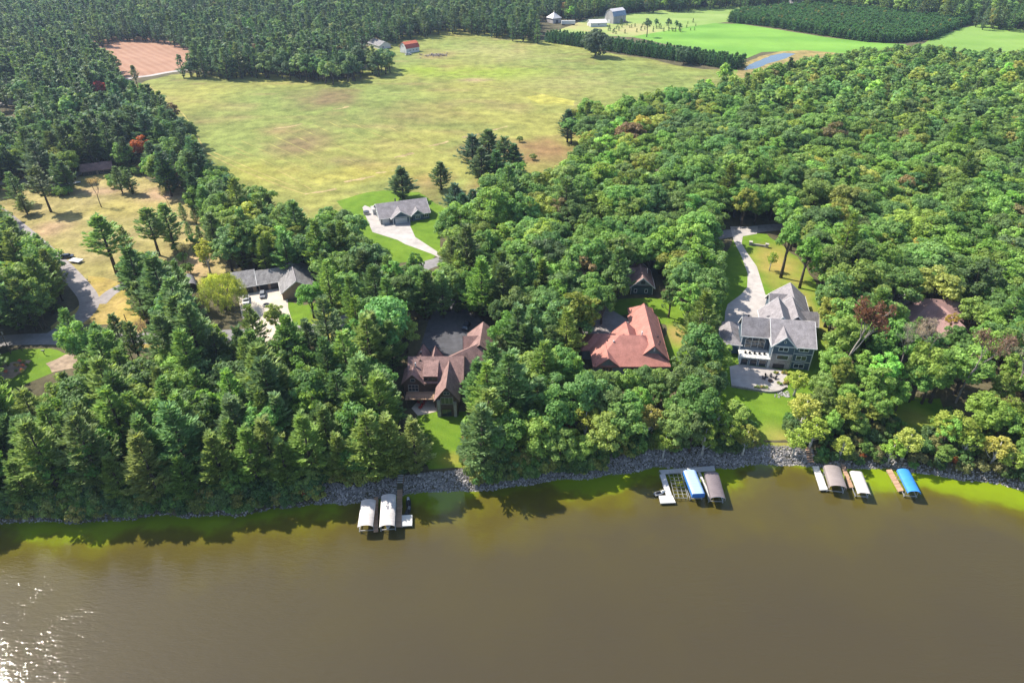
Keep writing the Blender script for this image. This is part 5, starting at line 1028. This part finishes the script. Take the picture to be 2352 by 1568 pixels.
# ------------------------------------------------------------------ vehicles, chairs, small things
def car(name,label,u,v,a,L,Wd,m,pickup=False):
    x,y=PG(u,v); r=empty(name,(x,y,float(hgt(x,y))+.06),R(a)); tag(r,label,'truck' if pickup else 'car'); b=MB()
    sec=[(-.5,.35),(-.5,.85),(-.3,.95),(.28,.92),(.48,.78),(.5,.35)]
    b.add([(sx*L,-Wd/2,z) for sx,z in sec]+[(sx*L,Wd/2,z) for sx,z in sec],[tuple(range(6))[::-1],tuple(range(6,12))]+[(i,(i+1)%6,6+(i+1)%6,6+i) for i in range(6)]); b.build('body',m,r)
    x0,x1=(-.02,.3) if pickup else (-.42,.28)
    MB().box((x0+x1)/2*L,0,1.15,(x1-x0)*L,Wd*.9,.5,0,.8).build('glasshouse','window_glass',r); MB().box((x0+x1)/2*L,0,1.45,(x1-x0)*L*.74,Wd*.7,.08).build('cabin_roof',m,r)
    if pickup: MB().box(-.26*L,0,.99,.42*L,Wd*.8,.06).build('bed','black_plastic',r)
    for sx in (-.32,.32):
        for sy in (-.47,.47): MB().tube([(sx*L,sy*Wd-.11,.34),(sx*L,sy*Wd+.11,.34)],[.34,.34],12).build('wheel','rubber',r)
    for sy in (-.35,.35): MB().box(L*.495,sy*Wd,.7,.05,.3,.15).build('headlight','white_plastic',r)
    return r
car('pickup_truck','white pickup parked before the tan house garage',566,692,-72,5.6,2.0,'car_white',True); car('parked_car','grey car close to the tan house garage door',604,680,-75,4.4,1.8,'car_grey'); car('parked_car','dark car parked beside the side road at the left',155,592,15,4.5,1.8,'car_dark'); car('parked_car','dark car on the timber house driveway beside its rear wing',1071,752,80,4.7,1.9,'car_dark'); car('pickup_truck','white pickup beside the red-roofed barn',938,127,30,5.4,2,'car_white',True)
p=PG(176,602); r=empty('flat_trailer',(p[0],p[1],7),R(-15)); tag(r,'white flat trailer beside the dark car','trailer'); MB().box(0,0,.8,4.6,2.6,.3).build('deck','white_plastic',r)
for sy in (-1.2,1.2): MB().tube([(0,sy-.12,.35),(0,sy+.12,.35)],[.35,.35],10).build('wheel','rubber',r)
MB().bar((2.2,0,.6),(3.6,0,.5),.12).build('drawbar','dark_metal',r)
for u,v,a,lab in ((170,424,30,'white boat on the lot beside the blue shed'),(288,365,-10,'white trailer boat behind the brown cabin')):
    p=PG(u,v); boat('boat',lab,p[0],p[1],R(a),6,2.1,'white_plastic',7.4)
p=PG(612,702); r=empty('fire_ring',(p[0],p[1],7.05)); tag(r,'round dark fire ring on the cream driveway','fire pit'); b=MB()
for i in range(14):
    t=i*math.tau/14; b.box(1.1*math.cos(t),1.1*math.sin(t),.25,.5,.3,.5,t+1.57)
b.build('ring','rock',r); MB().tube([(0,0,.02),(0,0,.1)],[1,1],14).build('ash','dark_metal',r)
def adiron(label,x,y,a,m,z=None,group=None):
    r=empty('garden_chair',(x,y,(float(hgt(x,y)) if z is None else z)+.12),a); tag(r,label,'chair',group)
    MB().add([(.45,-.3,.4),(.45,.3,.4),(-.25,.3,.25),(-.25,-.3,.25),(.45,-.3,.35),(.45,.3,.35),(-.25,.3,.2),(-.25,-.3,.2)],[(0,1,2,3),(7,6,5,4),(0,4,5,1),(1,5,6,2),(2,6,7,3),(3,7,4,0)]).build('seat',m,r)
    for k in range(5): yy=-.24+.12*k; MB().bar((-.2,yy,.25),(-.6,yy,1.1-.06*abs(k-2)),.1,.04,up=(1,0,0)).build('back_slat',m,r)
    for sy in (-.36,.36):
        MB().box(.05,sy,.6,.75,.14,.04).build('armrest',m,r); MB().box(.4,sy,.3,.1,.06,.6).build('leg',m,r); MB().bar((-.5,sy,0),(.1,sy,.35),.06,.1).build('leg',m,r)
for k,(u,v) in enumerate(((962,926),(971,931),(966,938),(975,924))): x,y=PG(u,v); adiron('red garden chair on the patio of the timber house',x,y,R(70+80*k),'red_paint',None,'red chairs on the timber house patio')
for k,(u,v) in enumerate(((1421,1035),(1428.5,1034.5))): x,y=PG(u,v); adiron(('left','right')[k]+' of two orange garden chairs under the trees above the riprap',x,y,R(-90),'orange_paint',None,'orange chairs above the riprap')
fp=Z5([(500,1335)])[0]
sheet('big_house_patio',Z5([(165,1215),(250,1195),(490,1225),(640,1255),(640,1330),(645,1385),(560,1412),(360,1402),(180,1375)]),.16,'concrete',1.2)
for k in range(4): t=R(30+k*40); adiron('dark chair beside the fire pit on the big blue house patio',fp[0]+1.9*math.cos(t),fp[1]+1.9*math.sin(t),t+math.pi,'black_plastic',float(hgt(*fp))+.1,'dark chairs round the fire pit')
r=empty('fire_pit',(fp[0],fp[1],float(hgt(*fp))+.15)); tag(r,'small dark red fire pit on the big blue house patio','fire pit'); MB().tube([(0,0,0),(0,0,.45)],[.6,.65],12).build('bowl','mulch',r); MB().tube([(0,0,.4),(0,0,.47)],[.5,.5],12).build('ash','dark_metal',r)
wl=smooth_line(Z5([(180,1378),(300,1400),(380,1412),(470,1428),(560,1424),(630,1388)]),4); r=empty('retaining_wall',(wl[8][0],wl[8][1],0)); tag(r,'curved low stone retaining wall below the big blue house patio','wall')
ox,oy=wl[8]; n=0
for i in range(len(wl)-1):
    p,q=wl[i],wl[i+1]; za=float(hgt(*p))
    for c in range(3): MB().bar((p[0]-ox,p[1]-oy,za-.2+.36*c),(q[0]-ox,q[1]-oy,za-.2+.36*c),.5-.06*c,.33).build('stone_course','stone_wall',r)
it=[]
for k in range(60): u,v=Z5([(rng.uniform(540,660),rng.uniform(1420,1470))])[0]; it.append((u,v,float(hgt(u,v))+.1,rng.uniform(.15,.4)))
rocks('garden_stones',it,'loose stones at the foot of the curved patio wall','stones')
sc=proto_collection('wgarden',['shrub0','shrub1','shrub2']); gs=[]
for u,v in [(530+rng.random()*110,1262+rng.random()*14) for k in range(9)]+[(560+rng.random()*80,1340+rng.random()*40) for k in range(9)]+[(380+rng.random()*90,1382+rng.random()*14) for k in range(6)]+[(230+rng.random()*200,1100+0*k) for k in range(0)]: x,y=Z5([(u,v)])[0]; gs.append((x,y,float(hgt(x,y)),.28,.3,int(rng.integers(0,3)),jit([(.14,.16,.04),(.2,.17,.05),(.10,.14,.04)][rng.integers(0,3)])))
for u,v in [(5+rng.random()*60,832+rng.random()*34) for k in range(14)]: x,y=PG(u,v); gs.append((x,y,7,.3,.3,int(rng.integers(0,3)),jit([(.3,.1,.06),(.2,.17,.05),(.10,.14,.04)][rng.integers(0,3)])))
scatter('garden_plants',gs,sc,'low garden plants in the flower beds of the big house and corner lawn','plants')
sheet('flower_bed',PGs([(-40,845),(10,838),(30,830),(70,828),(60,850),(30,868),(-40,880)]),.06,'soil',2,None,(1.5,.3,4)); sheet('sand_patch',PGs([(105,835),(150,815),(190,812),(175,845),(120,855)]),.06,'soil',2,None,(2,.4,5))
x,y=PG(1742,566); r=empty('entry_wall',(x,y,float(hgt(x,y))),R(-20)); tag(r,'low pale stone entry wall with two pillars on the dry lawn','wall')
for sx in (-3,3): MB().box(sx,0,.75,1.1,1.1,1.5).build('pillar','stone_wall',r); MB().box(sx,0,1.55,1.3,1.3,.14).build('cap','concrete',r)
MB().box(0,0,.45,5,.5,.9).build('panel','stone_wall',r)
def pole(label,u,v,h,name='utility_pole',cross=True):
    x,y=PG(u,v); r=empty(name,(x,y,float(hgt(x,y)))); tag(r,label,'pole'); MB().tube([(0,0,-.5),(0,0,h)],[.16,.11],8).build('shaft','wood_pole',r)
    if cross: MB().box(0,0,h-.6,2.4,.12,.14).build('crossarm','wood_pole',r); MB().tube([(.35,0,h-2.2),(.35,0,h-1.3)],[.2,.2],8).build('transformer','aluminium',r)
    return r
pole('tall wooden utility pole beside the corner lawn at the left edge',25,812,9); pole('wooden utility pole among the pines below the verge',305,826,9); pole('thin wooden pole at the shady roadside behind the corner lawn',98,758,3.2,cross=False); pole('thin pole standing on the verge below the side drive',290,737,2.6,cross=False)
for u,v,lab in ((103,815,'dark mailbox post on the corner lawn near the road'),(52,806,'small dark post in a round bed on the corner lawn')):
    x,y=PG(u,v); r=empty('mailbox',(x,y,7)); tag(r,lab,'mailbox'); MB().box(0,0,.7,.14,.14,1.4).build('post','wood_pole',r); b=MB(); b.tube([(-.45,0,1.5),(.45,0,1.5)],[.2,.2],8); b.build('box','dark_metal',r); MB().box(.47,0,1.5,.04,.3,.3).build('door','dark_metal',r)
x,y=PG(1906,980); r=empty('swing_frame',(x,y,float(hgt(x,y)))); tag(r,'white wooden swing frame among the trees on the right slope','swing'); MB().bar((-1.8,0,2.6),(1.8,0,2.6),.14).build('beam','white_trim',r)
for sx in (-1.6,1.6):
    for sy in (-.8,.8): MB().bar((sx,sy,0),(sx,0,2.6),.1).build('leg','white_trim',r)
MB().box(0,0,.6,1.2,.4,.06).build('seat','white_trim',r)
for sx in (-.5,.5): MB().bar((sx,0,.6),(sx,0,2.6),.03).build('chain','dark_metal',r)
x,y=PG(2188,1045); r=empty('bird_feeder',(x,y,float(hgt(x,y)))); tag(r,'small pink-grey bird house on a post above the right bank','bird house'); MB().box(0,0,.9,.1,.1,1.8).build('post','wood_pole',r); MB().box(0,0,1.95,.6,.6,.4).build('box','pink_shingle',r); MB().box(0,0,2.3,.9,.9,.3,0,.2).build('roof','pink_shingle',r)
# dirt and wood heap by the red barn
it=[]; c_=PG(1000,128)
for k in range(140): it.append((c_[0]+rng.normal(0,4.5),c_[1]+rng.normal(0,3),7+abs(rng.normal(0,.5)),rng.uniform(.25,.7)))
rocks('rubble_heap',it,'heap of rubble and logs right of the red-roofed barn','heap','pale_bark')
# patio furniture grill at ranch
p=PG(842,492); r=empty('grey_tank',(p[0],p[1],7.05)); tag(r,'grey round covered hot tub beside the ranch driveway','hot tub'); MB().tube([(0,0,0),(0,0,1.1)],[1.3,1.25],14).build('tub','weathered_siding',r); MB().tube([(0,0,1.12),(0,0,1.25)],[1.35,1.25],14).build('cover','dark_metal',r)

# ------------------------------------------------------------------ haze: the air over the whole place
hz=bpy.data.materials.new('haze_air'); hz.use_nodes=True; t=hz.node_tree; t.nodes.remove(t.nodes['Principled BSDF']); pv=t.nodes.new('ShaderNodeVolumePrincipled'); pv.inputs['Density'].default_value=.00008; pv.inputs['Color'].default_value=(.58,.74,1,1); pv.inputs['Anisotropy'].default_value=.3
t.links.new(pv.outputs[0],t.nodes['Material Output'].inputs['Volume']); MATS['haze_air']=hz
o=MB().box(0,2500,58.5,13000,18000,131).build('haze','haze_air'); tag(o,'thin pale summer haze over the whole landscape','haze',kind='stuff')
